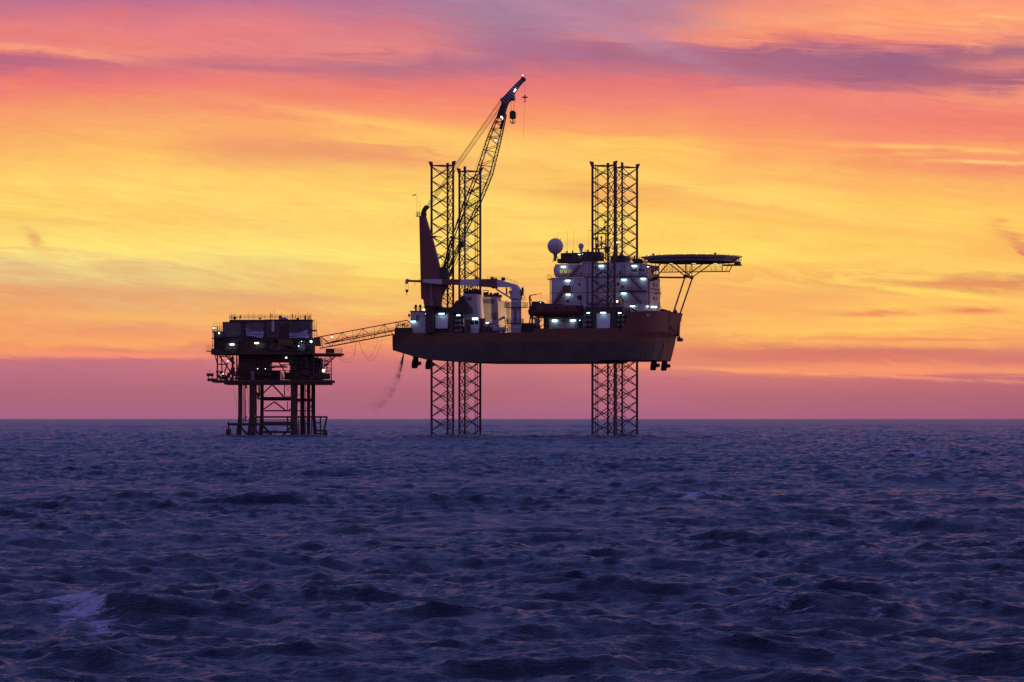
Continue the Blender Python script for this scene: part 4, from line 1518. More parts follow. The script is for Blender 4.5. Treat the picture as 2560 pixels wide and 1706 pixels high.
m.build('access_stair', M_DARK, hd)
for x in (920, 1370, 1790):
    w = MB(); p = S(t6(x, 232), -6)
    w.box((p[0]-0.55, -6.15, p[2]-0.08), (p[0]+0.55, -5.85, p[2]+0.08)); w.build('under_lamp', M_STRIP, hd)

# ---- funnels
def funnel(top, bot, sx, v, depth, mm, lab):
    """top/bot: (x0,x1,y) in s5 crop"""
    a0 = S(s5(top[0], top[2]), v); a1 = S(s5(top[1], top[2]), v)
    b0 = S(s5(bot[0], bot[2]), v); b1_ = S(s5(bot[1], bot[2]), v)
    z0 = DECK; z1_ = a0[2]
    m = MB()
    m.hexa([(b0[0], v, z0), (b1_[0], v, z0), (b1_[0], v+depth, z0), (b0[0], v+depth, z0),
            (a0[0], v, z1_), (a1[0], v, z1_), (a1[0], v+depth, z1_), (a0[0], v+depth, z1_)])
    return m.build('funnel', mm, ship, bevel=0.06, label=lab), a0, a1, z1_
f1, a0, a1, zt = funnel((150, 445, 480), (175, 500, 1150), 0, -16.5, 7.5, M_WHITE, 'blue-white funnel with soot black pipes nearer the camera')
m = MB()
for (x, r_, y) in ((195, .42, 425), (245, .35, 350), (310, .42, 390), (365, .38, 370), (425, .42, 365), (480, .36, 380)):
    p = S(s5(x, y), -15)
    m.bar((p[0], -15, zt-0.1), (p[0], -15, p[2]), r_, 10)
    m.bar((p[0], -12, zt-0.1), (p[0], -12, p[2]-0.3), r_, 10)
rbox(170, 455, 415, 480, -16, -10.5, s5)
m.rail([S(s5(160, 480), -16.2), S(s5(520, 480), -16.2)], 1.2, 0.8, 0.045)
m.build('exhaust_pipe', M_BLACK, f1)
plate('louvre', 232, 340, 545, 625, -16.5, s5, M_GREY, f1, 0.08)
f2, a0, a1, zt = funnel((578, 893, 545), (600, 935, 1180), 0, 3, 5.2, M_CREAM, 'cream funnel with a louvre, behind the deck crane')
m = MB()
for (x, r_, y) in ((625, .55, 480), (675, .55, 470), (760, .5, 485), (850, .5, 490), (905, .5, 480)):
    p = S(s5(x, y), 5)
    m.sphere((p[0], 5, p[2]), r_, 10, 8)
    m.bar((p[0], 5, zt-0.1), (p[0], 5, p[2]), r_*0.8, 10)
rbox(600, 925, 495, 545, 3.5, 8, s5)
a = S(s5(605, 400), 5); b = S(s5(705, 455), 5)
for x in (605, 705):
    m.bar(S(s5(x, 460), 5), S(s5(x, 398), 5), 0.09, 5)
m.bar(S(s5(600, 405), 5), S(s5(708, 405), 5), 0.12, 5)
m.build('exhaust_pipe', M_BLACK, f2)
plate('louvre', 583, 835, 597, 690, 3, s5, M_GREY, f2, 0.1)
plate('door', 800, 880, 890, 1060, 2.95, s5, M_GREY, f2, 0.05)
m = MB()
m.rail([S(s5(700, 543), 4), S(s5(925, 543), 4)], 1.1, 0.7, 0.04)
m.build('railing', M_RAIL, f2)
# ladder grille
m = MB()
for k in range(8):
    y = 905+k*18
    m.bar(S(s5(752, y), 2.9), S(s5(785, y), 2.9), 0.04, 4)
m.build('ladder', M_GREY, f2)
# low vent casing beside it
m = MB()
v_ = -1.5
A = [S(s5(905, 640), v_), S(s5(1080, 650), v_), S(s5(1108, 1250), v_), S(s5(938, 1250), v_)]
m.hexa([(A[3][0], v_, DECK), (A[2][0], v_, DECK), (A[2][0], v_+5, DECK), (A[3][0], v_+5, DECK),
        (A[0][0], v_, A[0][2]), (A[1][0], v_, A[0][2]), (A[1][0], v_+5, A[0][2]), (A[0][0], v_+5, A[0][2])])
vc = m.build('vent_casing', M_CREAM, ship, bevel=0.05)
m = MB()
A = [S(s5(1082, 660), 3), S(s5(1225, 650), 3)]
m.box((A[0][0], 3, DECK), (A[1][0], 8, A[0][2]))
m.build('rear_casing', M_CREAM, vc)
m = MB()
for x in (1020, 1090):
    p = S(s5(x, 640), 0); m.bar((p[0], 0, p[2]-0.4), (p[0], 0, p[2]+0.25), 0.14, 6)
m.build('vent_pipe', M_DARK, vc)
lamp(s5(690, 1112), 2.5, 0.9, f2, hh=0.2)
# a warm flood lamp behind the crane pedestal lights the cream casings
fl_o = lamp(s5(1310, 1140), -13.2, 0.6, ship, m=M_LAMPY, hh=0.5, hood=False)
fl = bpy.data.lights.new('warm_flood', 'SPOT')
fl.energy = 7500
fl.color = (1.0, 0.62, 0.25)
fl.spot_size = R(120)
fl.spot_blend = 0.6
fl.shadow_soft_size = 0.3
flo = bpy.data.objects.new('warm_flood', fl)
pq = S(s5(1310, 1140), -12.8); tq = S(s5(1000, 900), 0)
flo.location = SHIP.world(pq)
flo.rotation_euler = (SHIP.world(tq)-SHIP.world(pq)).to_track_quat('-Z', 'Y').to_euler()
C.objects.link(flo)

# ---- deckhouse at the stern, with roof ventilators
m = MB()
v_ = -15.0
a = S(z2(370, 665), v_); b = S(z2(640, 960), v_)
m.box((a[0], v_, DECK), (b[0], v_+10, a[2]-0.15))
dh = m.build('stern_deckhouse', M_WHITE, ship, bevel=0.05, label='small white deckhouse at the stern with two mushroom vents')
m = MB()
m.box((a[0]-0.15, v_-0.2, a[2]-0.15), (b[0], v_+10.1, a[2]+0.15))
m.build('roof', M_DARK, dh)
m = MB()
for x in (780, 888):
    p = S(s4(x, 760), v_+1)
    t = S(s4(x, 640), v_+1)
    m.bar((p[0], v_+1, p[2]-0.3), (p[0], v_+1, t[2]), 0.26, 10)
    m.sphere((p[0], v_+1, t[2]+0.05), 0.42, 12, 8)
    m.bar((p[0], v_+1, t[2]-0.35), (p[0], v_+1, t[2]), 0.42, 12)
p = S(s4(750, 690), v_+1)
m.cbox(p, 0.5, 0.3, 0.4)
m.build('mushroom_vent', M_DARK, dh, smooth=False)
m = MB()
m.rail([S(s4(800, 765), v_+2), S(s4(1000, 765), v_+2)], 1.2, 0.7, 0.045)
m.build('railing', M_RAIL, dh)
plate('door', 445, 490, 715, 800, v_, z2, M_GREY, dh, 0.06)
lamp(s4(725, 1022), v_-0.05, 1.6, dh, hh=0.26)
m = MB()
p = S(s4(615, 870), v_); m.cbox((p[0], v_, p[2]), 0.5, 0.5, 0.9)
m.build('horn', M_DARK, dh)
lamp(s4(985, 732), -HB, 0.55, ship, m=M_LAMPY, hh=0.55, hood=False)
# A frame that carries the deck crane boom at rest
m = MB()
v_ = -23.6
m.bar(S(s4(1168, 650), v_), S(s4(1168, 690), -20.5), 0.3, 6)
m.hexa([S(s4(1120, 640), v_-0.1)+Vector((0,-.3,0)), S(s4(1215, 640), v_-0.1)+Vector((0,-.3,0)), S(s4(1215, 640), v_)+Vector((0,.3,0)), S(s4(1120, 640), v_)+Vector((0,.3,0)),
        S(s4(1132, 100), v_-0.1)+Vector((0,-.25,0)), S(s4(1162, 100), v_-0.1)+Vector((0,-.25,0)), S(s4(1162, 100), v_)+Vector((0,.25,0)), S(s4(1132, 100), v_)+Vector((0,.25,0))])
m.bar(S(s4(1180, 290), v_), S(s4(1240, 690), v_), 0.10, 6)
m.build('boom_rest', M_GREY, ship)

# ---- clutter along the main deck: bulwark rail, boxes, reels
m = MB()
m.rail([S((1150, 831), -HB+0.2), S((1338, 831), -HB+0.2)], 1.15, 1.5, 0.045)
m.rail([S((1336, 831), -HB+0.2), S((1470, 831), -HB+0.2)], 1.15, 1.5, 0.045)
m.rail([S(z2(150, 985), -HB+0.2), S(z2(370, 985), -HB+0.2)], 1.15, 1.0, 0.045)
m.build('railing', M_RAIL, ship)
m = MB()
for (x0, x1, y0, v0, v1) in ((1145, 1180, 815, -18, -14), (1180, 1200, 822, -18, -15), (1203, 1222, 816, -19, -15), (1222, 1236, 823, -19, -16),
                             (1302, 1328, 808, -17, -10), (1328, 1342, 813, -17, -12), (1112, 1128, 820, -19, -16)):
    p = S((x0, y0), v0); q_ = S((x1, y0), v0)
    m.box((p[0], v0, DECK), (q_[0], v1, p[2]))
m.build('deck_locker', M_DARK, ship)
m = MB()
rr = random.Random(9)
for k in range(60):
    x = rr.uniform(1145, 1340); y = rr.uniform(812, 829)
    p = S((x, y), -17); q_ = S((x+rr.uniform(-8, 8), 831), -17)
    m.bar(p, q_, 0.07, 5)
for k in range(26):
    x = rr.uniform(988, 1024); y = rr.uniform(812, 828)
    p = S((x, y), -17); q_ = S((x+rr.uniform(-8, 8), 834), -17)
    m.bar(p, q_, 0.07, 5)
a = S(z2(150, 880), -18); b = S(z2(360, 955), -18)
m.box((a[0], -18, DECK-0.3), (b[0], -12, a[2]-0.3))
m.build('deck_pipework', M_DARK, ship)
m = MB()    # gangway portal and railings above the stern deck
m.rail([S(z2(165, 885), -17.5), S(z2(360, 885), -17.5)], 1.3, 0.8, 0.06, 3)
for k in range(12):
    p = S(z2(rr.uniform(200, 345), rr.uniform(825, 885)), -17); q_ = S(z2(rr.uniform(200, 345), rr.uniform(825, 885)), -17)
    m.bar(p, q_, 0.08, 5)
m.build('stern_gantry', M_DARK, ship)

m = MB()
for v0, v1 in ((-HB, -HB+0.25), (HB-0.25, HB)):
    a = S((1334, 831), -HB); b = S((1548, 822), -HB)
    m.box((a[0], v0+0.02, DECK-0.1), (b[0], v1-0.02, Zs(822)))
m.build('bulwark', M_HULLR, ho)
plate('storage_rack', 560, 705, 850, 1150, -15.5, s6, M_DARK, ship, 0.6)
plate('storage_rack', 150, 232, 1010, 1150, -15.5, s6, M_DARK, ship, 0.6)

# ---- cargo on deck, each a thing of its own
p = S(s5(790, 1240), -18.5); q_ = S(s5(1080, 1240), -18.5)
tk = thing('storage_tank', SHIP, (p[0], -18.5, DECK), 'pale blue cylinder tank lying on deck left of the crane pedestal', 'tank')
m = MB()
r_ = 55/8.71*0.1245
m.bar((p[0]+0.2, -18.5, DECK+r_+0.15), (q_[0], -18.5, DECK+r_+0.15), r_, 20)
m.build('tank_shell', M_TARP, tk, bevel=0.08)
m = MB()
ps = S(s5(930, 1240), -18.5)
m.bar((ps[0]-0.12, -18.5, DECK+r_+0.15), (ps[0]+0.12, -18.5, DECK+r_+0.15), r_+0.03, 20)
m.build('strap', M_ORANGE, tk)
m = MB()
m.box((p[0]+0.6, -19.2, DECK), (p[0]+1, -17.8, DECK+0.5)); m.box((q_[0]-1, -19.2, DECK), (q_[0]-0.6, -17.8, DECK+0.5))
m.build('cradle', M_DARK, tk)
a = S(s5(640, 1190), -17.5); b = S(s5(1045, 990), -17.5)
pb = thing('knuckle_boom', SHIP, (a[0], -17.5, DECK), 'slanted pale loading boom rising to the right beside the tank', 'boom')
m = MB(); m.beam(a, b, 0.7, 0.62); m.build('arm', M_TARP, pb, bevel=0.05)
m = MB(); m.prism(uz(((595, 1165), (700, 1120), (880, 1075), (880, 1110), (700, 1200), (600, 1240)), s5, -17), -17.2, -15.6); m.build('base', M_TARP, pb)
m = MB(); m.bar((b[0]-0.1, -17.95, b[2]), (b[0]-0.1, -17.05, b[2]), 0.36, 12); m.build('sheave', M_GREY, pb)
a = S(s5(790, 1200), -14)
dr = thing('cable_reel', SHIP, (a[0], -14, DECK), 'brown yellow cable reel behind the pale tank on deck', 'cable reel')
m = MB()
for vv in (-15.2, -13):
    m.bar((a[0], vv, DECK+0.95), (a[0], vv+0.12, DECK+0.95), 1.05, 20)
m.build('flange', M_YELL, dr)
m = MB(); m.bar((a[0], -15.1, DECK+0.95), (a[0], -13, DECK+0.95), 0.7, 16); m.build('drum', M_WIRE, dr)
p = S(s5(300, 1050), -16.6)
cb = thing('control_cabin', SHIP, (p[0], -17.5, DECK), 'lit control cabin with two windows at the foot of the near funnel', 'cabin')
m = MB()
a = S(s5(190, 1060), -18.5); b = S(s5(500, 1150), -18.5)
m.box((a[0], -18.5, DECK), (b[0], -16.6, a[2]))
m.build('cabin_wall', M_WHITE, cb, bevel=0.04)
for x0, x1 in ((312, 392), (405, 485)):
    plate('window', x0, x1, 1062, 1140, -18.55, s5, M_DARKWIN, cb, 0.05)
lamp(s5(425, 1022), -18.4, 1.7, cb, hh=0.5)
for i, (x0, x1, y0, v, lab) in enumerate(((500, 610, 1020, -17, 'dark square locker right of the lit cabin'), (200, 305, 1045, -19.2, 'dark grey crate left of the lit cabin windows'))):
    a = S(s5(x0, y0), v); b = S(s5(x1, y0), v)
    ct = thing('equipment_crate', SHIP, ((a[0]+b[0])/2, v, DECK), lab, 'crate')
    m = MB(); m.box((a[0], v, DECK), (b[0], v+1.6, a[2])); m.build('crate_body', M_DARK, ct, bevel=0.04)
    m = MB(); m.box((a[0]-0.05, v-0.06, a[2]), (b[0]+0.05, v+1.66, a[2]+0.09)); m.build('lid', M_GREY, ct)

# ---- deckhouse below the lifeboat
m = MB()
v_ = -13.5
a = S(s6(700, 840), v_); b = S(s6(1500, 1150), v_)
m.box((a[0], v_, DECK), (b[0], v_+8, a[2]))
dl = m.build('midship_deckhouse', M_WHITE, ship, bevel=0.05)
m = MB()
m.box((a[0]-0.2, v_-1.4, S(s6(700, 860), v_)[2]), (b[0]+0.3, v_, a[2]+0.1))
m.build('canopy', M_DARK, dl)
m = MB()
m.path([S(s6(1000, 925), v_-0.3), S(s6(1420, 925), v_-0.3), S(s6(1440, 950), v_-0.3), S(s6(1440, 1150), v_-0.3)], 0.09, 6)
m.build('pipe', M_DARK, dl)
for x in (870, 1380):
    lamp(s6(x, 917), v_-0.05, 1.6, dl, hh=0.38)
for x in (870, 1350):
    w = MB(); p = S(s6(x, 793), -18.2); w.box((p[0]-0.6, -18.3, p[2]-0.05), (p[0]+0.6, -18.0, p[2]+0.05)); w.build('strip_lamp', M_PANEL, dl)
m = MB()
for x in (1560, 1600):
    m.bar(S(s6(x, 870), -14), S(s6(x, 1150), -14), 0.28, 8)
m.build('bollard_post', M_DARK, dl)
w = MB(); p = S(s6(1565, 910), -14.5); w.sphere(p, 0.12, 8, 6); w.build('lamp', M_LAMP, dl)
m = MB()   # pale standpipes and lockers lit from the jack house
for (x0, x1, y0, y1) in ((1640, 1750, 920, 1100), (1750, 1810, 1020, 1090), (290, 390, 860, 1150)):
    a = S(s6(x0, y0), -12.5); b = S(s6(x1, y1), -12.5)
    m.box((a[0], -12.5, max(DECK, b[2])), (b[0], -11.5, a[2]))
m.build('valve_cabinet', M_WHITE, dl)
m = MB()   # davit legs at the after end
for (x0, y0, x1, y1, r_) in ((180, 800, 150, 1010, .2), (230, 790, 230, 1150, .3), (420, 800, 420, 1150, .26), (560, 800, 600, 1150, .22), (440, 950, 500, 880, .16), (260, 880, 400, 800, .14), (470, 1090, 560, 1020, .1), (640, 830, 640, 1150, .2)):
    m.bar(S(s6(x0, y0), -17.5), S(s6(x1, y1), -17.5), r_, 8)
for (x, y0) in ((1540, 480), (1620, 440), (1600, 560)):
    m.bar(S(s6(x, y0), -18.8), S(s6(x, 1150), -18.8), 0.17, 8)
a = S(s6(200, 800), -18); b = S(s6(1620, 830), -18)
m.box((a[0], -19, b[2]-0.1), (b[0], -15, a[2]-0.25))
m.build('davit_frame', M_DARK, ship)
m = MB()
m.prism(uz(((1680, 590), (1750, 520), (1760, 620), (1720, 720), (1690, 700)), s6, -17), -18, -15)
m.build('davit_winch', M_GREY, ship)

# ---- lifeboat
v_ = -17.3
L0_, L1_ = S(s6(165, 650), v_)[0], S(s6(1660, 650), v_)[0]
zt_ = S(s6(900, 470), v_)[2]; zb_ = S(s6(900, 815), v_)[2]
lb = thing('lifeboat', SHIP, ((L0_+L1_)/2, v_, zb_), 'dark red enclosed lifeboat stowed above the deck aft of the bow leg', 'lifeboat')
hb_ = MB()
nr, nc = 16, 16
Lh = L1_-L0_
zc = (zt_+zb_)/2
for i in range(nr+1):
    t = i/nr
    w = (1-abs(2*t-1)**6)**0.5 if 0 < t < 1 else 0.45
    w = max(w, 0.62)
    for k in range(nc):
        a = 2*pi*k/nc
        ca, sa = cos(a), sin(a)
        sq = (abs(ca)**3.2+abs(sa)**3.2)**(-1/3.2)
        hb_.v.append((L0_+Lh*t, v_+1.75*w*ca*sq, zc + (0.10*(0.4-t)) + (zt_-zb_)/2*w**0.35*sa*sq))
for i in range(nr):
    for k in range(nc):
        j = (k+1) % nc
        hb_.f.append((i*nc+k, i*nc+j, (i+1)*nc+j, (i+1)*nc+k))
hb_.f.append(tuple(range(nc))[::-1]); hb_.f.append(tuple(nr*nc+k for k in range(nc)))
hb_.build('boat_hull', mat('lifeboat red', (0.11, 0.022, 0.012), 0.45, 0, 0.2, 0.3, 0.15), lb, smooth=True)
m = MB()
m.prism(uz(((225, 470), (230, 400), (270, 382), (420, 385), (470, 372), (530, 385), (575, 440), (1100, 455), (1100, 500), (225, 500)), s6, v_), v_-1.0, v_+1.0)
m.build('conning_canopy', M_DARK, lb, bevel=0.08)
m = MB()
for k in range(5):
    p = S(s6(300+k*300, 560), v_-1.7)
    m.box((p[0]-0.3, v_-1.80, p[2]-0.2), (p[0]+0.3, v_-1.70, p[2]+0.2))
m.build('porthole', M_DARKWIN, lb)
w = MB(); w.sphere(S(s6(462, 408), v_-1.1), 0.1, 8, 6); w.build('cabin_light', M_LAMP, lb)
m = MB()
for (x, y) in ((170, 560), (150, 640), (165, 720), (155, 690)):
    p = S(s6(x, y), v_); m.cbox(p, 0.5, 1.4, 0.6)
m.build('propeller_guard', M_DARK, lb)
# small service crane over the boat
v_ = -14
a = S(s6(200, 500), v_)
sc_ = thing('davit_crane', SHIP, (a[0], v_, a[2]), 'slim dark davit crane with a raised thin jib above the lifeboat', 'crane')
m = MB()
m.bar(S(s6(205, 860), v_), S(s6(160, 330), v_), 0.32, 8, 0.24)
m.bar(S(s6(160, 330), v_), S(s6(165, 225), v_), 0.3, 8)
m.build('post', M_DARK, sc_)
m = MB()
m.beam(S(s6(160, 215), v_), S(s6(340, 185), v_), 0.3, 0.26)
m.beam(S(s6(340, 183), v_), S(s6(495, 153), v_), 0.18, 0.13)
m.build('jib', M_DARK, sc_)
m = MB(); m.bar(S(s6(482, 158), v_), S(s6(478, 275), v_), 0.025, 4); m.sphere(S(s6(478, 275), v_), 0.09, 6, 5)
m.build('hook', M_DARK, sc_)
m = MB(); m.bar(S(s6(150, 350), v_-0.5), S(s6(215, 330), v_-0.5), 0.2, 6); m.bar(S(s6(215, 400), v_-0.3), S(s6(215, 320), v_-0.3), 0.07, 5)
m.build('winch', M_DARK, sc_)

# ------------------------------------------------------------------ main lattice boom crane
VC = -21.6
zj = S(z2(700, 612), VC)[2]
p0 = S(z2(690, 660), VC)
crane = thing('lattice_boom_crane', SHIP, (p0[0], VC, DECK), 'tall dark red crane with a long raised lattice boom and a striped head', 'crane')
m = MB()
# slew ring and machine house around the foot of the stern leg
a = S(z2(575, 610), VC); b = S(z2(810, 660), VC)
m.box((a[0], VC-1.0, zj+0.0), (b[0], VC+0.9, zj+0.5))
m.box((a[0]+0.4, VC-0.8, DECK), (b[0]-2.6, VC+0.7, zj))
base = m.build('slew_platform', M_DARK, crane)
# gantry tower: a tapering plated box, a little deep so its right side shows
outl = [(235, 325), (330, 325), (352, 330), (455, 690), (480, 720), (490, 790), (540, 980), (640, 1345), (790, 1568)]
lower = [(2, 0)]
f_tower = uz([(235, 325), (330, 322), (345, 330), (452, 690), (490, 800), (540, 990), (628, 1340)], s2, VC)
f_low = uz([(815, 420), (800, 560), (795, 615), (578, 615), (560, 500), (532, 495), (528, 440)], z2, VC)
m = MB()
m.prism(f_tower+f_low, VC-1.0, VC+1.0)
tw = m.build('gantry_tower', M_RED, crane, bevel=0.06)
m = MB()
m.prism(uz([(262, 320), (275, 240), (293, 180), (338, 118), (365, 108), (392, 125), (402, 150), (394, 172), (362, 195), (345, 232), (352, 270), (350, 325)], s2, VC), VC-0.8, VC+0.8)
m.build('tower_head', M_DARK, tw)
m = MB()
c_ = S(s2(370, 142), VC)
m.bar((c_[0], VC-1.0, c_[2]), (c_[0], VC+1.0, c_[2]), 0.5, 14)
m.build('sheave', M_DARK, tw)
m = MB()
a = S(s2(165, 322), VC); b = S(s2(240, 322), VC)
m.box((a[0], VC-0.8, a[2]-0.12), (b[0]+0.2, VC+0.8, a[2]+0.1))
m.rail([(a[0]+0.1, VC-0.7, a[2]), (b[0], VC-0.7, a[2])], 1.3, 0.6, 0.04)
m.rail([(a[0]+0.1, VC+0.7, a[2]), (b[0], VC+0.7, a[2])], 1.3, 0.6, 0.04)
a = S(s2(470, 715), VC); b = S(s2(660, 732), VC)
m.beam((a[0], VC, a[2]), (b[0], VC, b[2]), 1.2, 0.24)
m.beam((a[0], VC, a[2]-0.2), (a[0]+1.3, VC, a[2]-0.1), 1.0, 0.5)
m.build('access_platform', M_DARK, tw)
m = MB()
m.bar(S(t2(395, 1220), VC), S(t2(390, 290), VC), 0.05, 5, 0.035)
m.bar(S(t2(525, 1100), VC), S(t2(520, 540), VC), 0.045, 5, 0.03)
m.build('aerial', M_WIRE, tw)
# windsock at the tip
ws = MB()
a = S(t2(385, 292), VC); b = S(t2(175, 342), VC)
m2 = S(t2(325, 300), VC)
ws.bar(m2, b, 0.22, 10, 0.06)
ws.bar(a, m2, 0.02, 4)
wso = thing('windsock', SHIP, a, 'small dark windsock blown out at the tip of the aerial beside the crane tower', 'windsock')
ws.build('sock', M_RED, wso)
# lower cover plates on the tower's right edge
m = MB()
for k in range(7):
    t = k/6
    x = 470 + (640-470)*t; y = 850 + (1400-850)*t
    p = S(s2(x-14, y), VC)
    m.cbox((p[0], VC-1.02, p[2]), 0.3, 0.12, 0.8)
m.build('cover_plate', M_GREY, tw)

# boom: four chords, laced, foot by the near stern leg
HEEL = S((1114, 664), VC)
Lb = [(1111, 672), (1124, 640), (1168, 489)]       # left edge at stations
# stations along the boom: (left x,y) (right x,y) in full picture pixels
ST = [((1110, 668), (1120, 672)), ((1130, 594), (1150, 602)), ((1164, 497), (1203, 489)),
      ((1190, 432), (1225, 434)), ((1217, 349), (1245, 357)), ((1235, 306), (1256, 312)), ((1249, 280), (1262, 285))]
HW = [0.6, 1.3, 1.7, 1.7, 1.5, 1.2, 1.0]
def inter(t):
    n_ = len(ST)-1
    f = min(t*n_, n_-1e-6); i = int(f); f -= i
    l = (ST[i][0][0]*(1-f)+ST[i+1][0][0]*f, ST[i][0][1]*(1-f)+ST[i+1][0][1]*f)
    r = (ST[i][1][0]*(1-f)+ST[i+1][1][0]*f, ST[i][1][1]*(1-f)+ST[i+1][1][1]*f)
    w = HW[i]*(1-f)+HW[i+1]*f
    return l, r, w
boom = MB()
NB = 26
prev = None
for k in range(NB+1):
    l, r, w = inter(k/NB)
    # offset in v gives the doubled chords the photograph shows
    c4 = [S(l, VC-w), S(l, VC+w), S(r, VC-w), S(r, VC+w)]
    c4[1] = Vector((S(l, VC-w)[0], VC+w, S(l, VC-w)[2])); c4[3] = Vector((S(r, VC-w)[0], VC+w, S(r, VC-w)[2]))
    if prev:
        for i in range(4):
            boom.bar(prev[i], c4[i], 0.175, 6)
        for (i, j) in ((0, 2), (1, 3), (0, 1), (2, 3)):
            if (k+ (i+j)) % 2:
                boom.bar(prev[i], c4[j], 0.09, 5)
            else:
                boom.bar(prev[j], c4[i], 0.09, 5)
            if k % 2 == 0:
                boom.bar(c4[i], c4[j], 0.06, 5)
    prev = c4
bo = boom.build('boom', M_DARK, crane)
# solid boom head with the diagonal stripes of paint
m = MB()
m.prism(uz([(392, 880), (370, 960), (290, 1180), (250, 1290), (330, 1290), (345, 1265), (440, 1290), (470, 1180), (520, 990), (560, 880)], t5, VC), VC-1.1, VC+1.1)
m.prism(uz([(400, 1260), (470, 1180), (340, 1640), (395, 1640), (350, 1560)], t5, VC)[:0] or uz([(440, 1240), (470, 1190), (385, 1600), (330, 1600)], t5, VC), VC-1.0, VC+1.0)
hb1 = m.build('boom_head', M_DARK, bo, bevel=0.04)
def stripe_mat():
    m_ = bpy.data.materials.new('striped paint')
    m_.use_nodes = True
    t = NT(m_.node_tree)
    p = m_.node_tree.nodes['Principled BSDF']
    tc_ = t.node('ShaderNodeTexCoord')
    sp = t.node('ShaderNodeSeparateXYZ')
    t.l.new(tc_.outputs['Object'], sp.inputs[0])
    w = t.m('SINE', t.m('MULTIPLY', t.m('ADD', t.m('MULTIPLY', sp.outputs[0], 0.72), t.m('MULTIPLY', sp.outputs[2], 1.0)), 6.3))
    f = t.smooth(w, -0.15, 0.15)
    t.l.new(t.mix(f, (0.03, 0.025, 0.03, 1), (0.30, 0.30, 0.33, 1)), p.inputs['Base Color'])
    p.inputs['Roughness'].default_value = 0.5
    return m_
m = MB()
m.prism(uz([(345, 775), (460, 690), (655, 480), (830, 300), (930, 210), (1000, 265), (880, 400), (750, 585), (730, 660), (752, 740), (738, 795), (700, 805), (640, 805), (600, 830), (575, 880), (390, 900), (385, 850)], t5, VC), VC-0.9, VC+0.9)
jb = m.build('jib', stripe_mat(), bo, bevel=0.04)
m = MB()
c_ = S(t5(988, 208), VC)
m.bar((c_[0], VC-0.9, c_[2]), (c_[0], VC+0.9, c_[2]), 0.66, 18)
c_ = S(t5(690, 770), VC)
m.bar((c_[0], VC-1.0, c_[2]), (c_[0], VC+1.0, c_[2]), 0.42, 14)
m.bar(S(t5(975, 160), VC), S(t5(970, 105), VC), 0.09, 6)
m.build('head_sheave', M_DARK, jb)
t = MB(); t.sphere(S(t5(973, 98), VC), 0.13, 8, 6); t.build('aviation_light', M_REDL, jb)
def blamp(conv, x, y, r_, par):
    t = MB(); p = S(conv(x, y), VC-1.35); t.sphere(p, r_, 10, 8)
    t.build('boom_light', M_LAMPB, par)
blamp(t5, 768, 500, 0.2, jb); blamp(t5, 740, 548, 0.15, jb)
blamp(t5, 375, 1262, 0.2, hb1); blamp(t5, 405, 1310, 0.13, hb1)
blamp(z5, 938, 748, 0.21, bo)
m = MB()
c_ = S(z5(938, 733), VC-1.4); m.cbox(c_, 1.0, 0.8, 0.3)
c_ = S(t5(370, 1232), VC-1.3); m.cbox(c_, 0.8, 0.8, 0.2)
m.build('lamp_bracket', M_DARK, bo)
# pendants and luffing ropes
m = MB()
A = S(s2(375, 118), VC); B = S(s2(398, 160), VC)
for dv in (-0.7, 0.7):
    a = A+Vector((0, dv, 0)); b = B+Vector((0, dv, 0))
    m.bar(a, S(t5(345, 815), VC)+Vector((0, dv, 0)), 0.08, 4)
    m.bar(b, S(t5(388, 930), VC)+Vector((0, dv, 0)), 0.07, 4)
m.bar(S((1150, 520), VC), S(t5(330, 870), VC), 0.03, 4)
m.bar(S(s2(985, 330), VC), S(s2(905, 590), VC), 0.07, 4)
m.build('pendant_rope', M_WIRE, crane)
# luffing tackle hanging between tower foot and boom
m = MB()
for (x, y, w, h) in ((855, 735, 50, 40), (880, 770, 40, 60), (1035, 850, 70, 90), (1065, 895, 60, 70), (1010, 955, 40, 60)):
    p = S(s2(x, y), VC-1.0)
    m.bar((p[0], VC-1.6, p[2]), (p[0], VC-0.2, p[2]), w/7.84*0.125*0.55, 10)
    m.cbox(p, w/7.84*0.125, 1.2, h/7.84*0.125)
for (a, b, r_) in (((860, 740), (1110, 800), .16), ((1100, 800), (1010, 1000), .16), ((1010, 960), (905, 1230), .15), ((830, 790), (660, 1430), .13), ((870, 800), (770, 1300), .15),
                   ((1100, 800), (1060, 900), .14), ((905, 1230), (800, 1540), .2), ((1000, 1000), (1020, 1040), .2), ((790, 900), (700, 1330), .1), ((1060, 960), (930, 1290), .1), ((905, 1290), (830, 1500), .15)):
    m.bar(S(s2(*a), VC-0.8), S(s2(*b), VC-0.8), r_, 6)
rr = random.Random(3)
for k in range(34):
    t = rr.random()
    x = 700+rr.uniform(-60, 120)+t*60; y = 1440-t*330
    x2 = x+rr.uniform(-50, 60); y2 = y+rr.uniform(-90, 90)
    m.bar(S(s2(x, y), VC-0.5), S(s2(x2, y2), VC+0.3), 0.07, 5)
m.build('luffing_tackle', M_DARK, crane)
m = MB()   # winch house at the boom foot
m.prism(uz([(640, 1350), (700, 1300), (760, 1330), (800, 1430), (800, 1568), (650, 1568)], s2, VC), VC-1.5, VC+1.0)
m.prism(uz([(800, 430), (810, 300), (860, 220), (900, 230), (900, 300), (850, 370), (830, 440)], z2, VC), VC-0.9, VC+0.9)
m.build('winch_house', M_DARK, crane)
m = MB()   # machinery on the platform right of the leg
m.prism(uz([(985, 612), (990, 575), (1012, 525), (1060, 505), (1085, 462), (1118, 450), (1130, 520), (1160, 548), (1195, 600), (1195, 612)], z2, -18.5), -19.6, -17.4)
m.bar(S(z2(1035, 700), -19), S(z2(1070, 640), -19), 0.12, 6)
m.bar(S(z2(1065, 700), -19), S(z2(1100, 640), -19), 0.12, 6)
m.build('machinery_cab', M_DARK, crane)
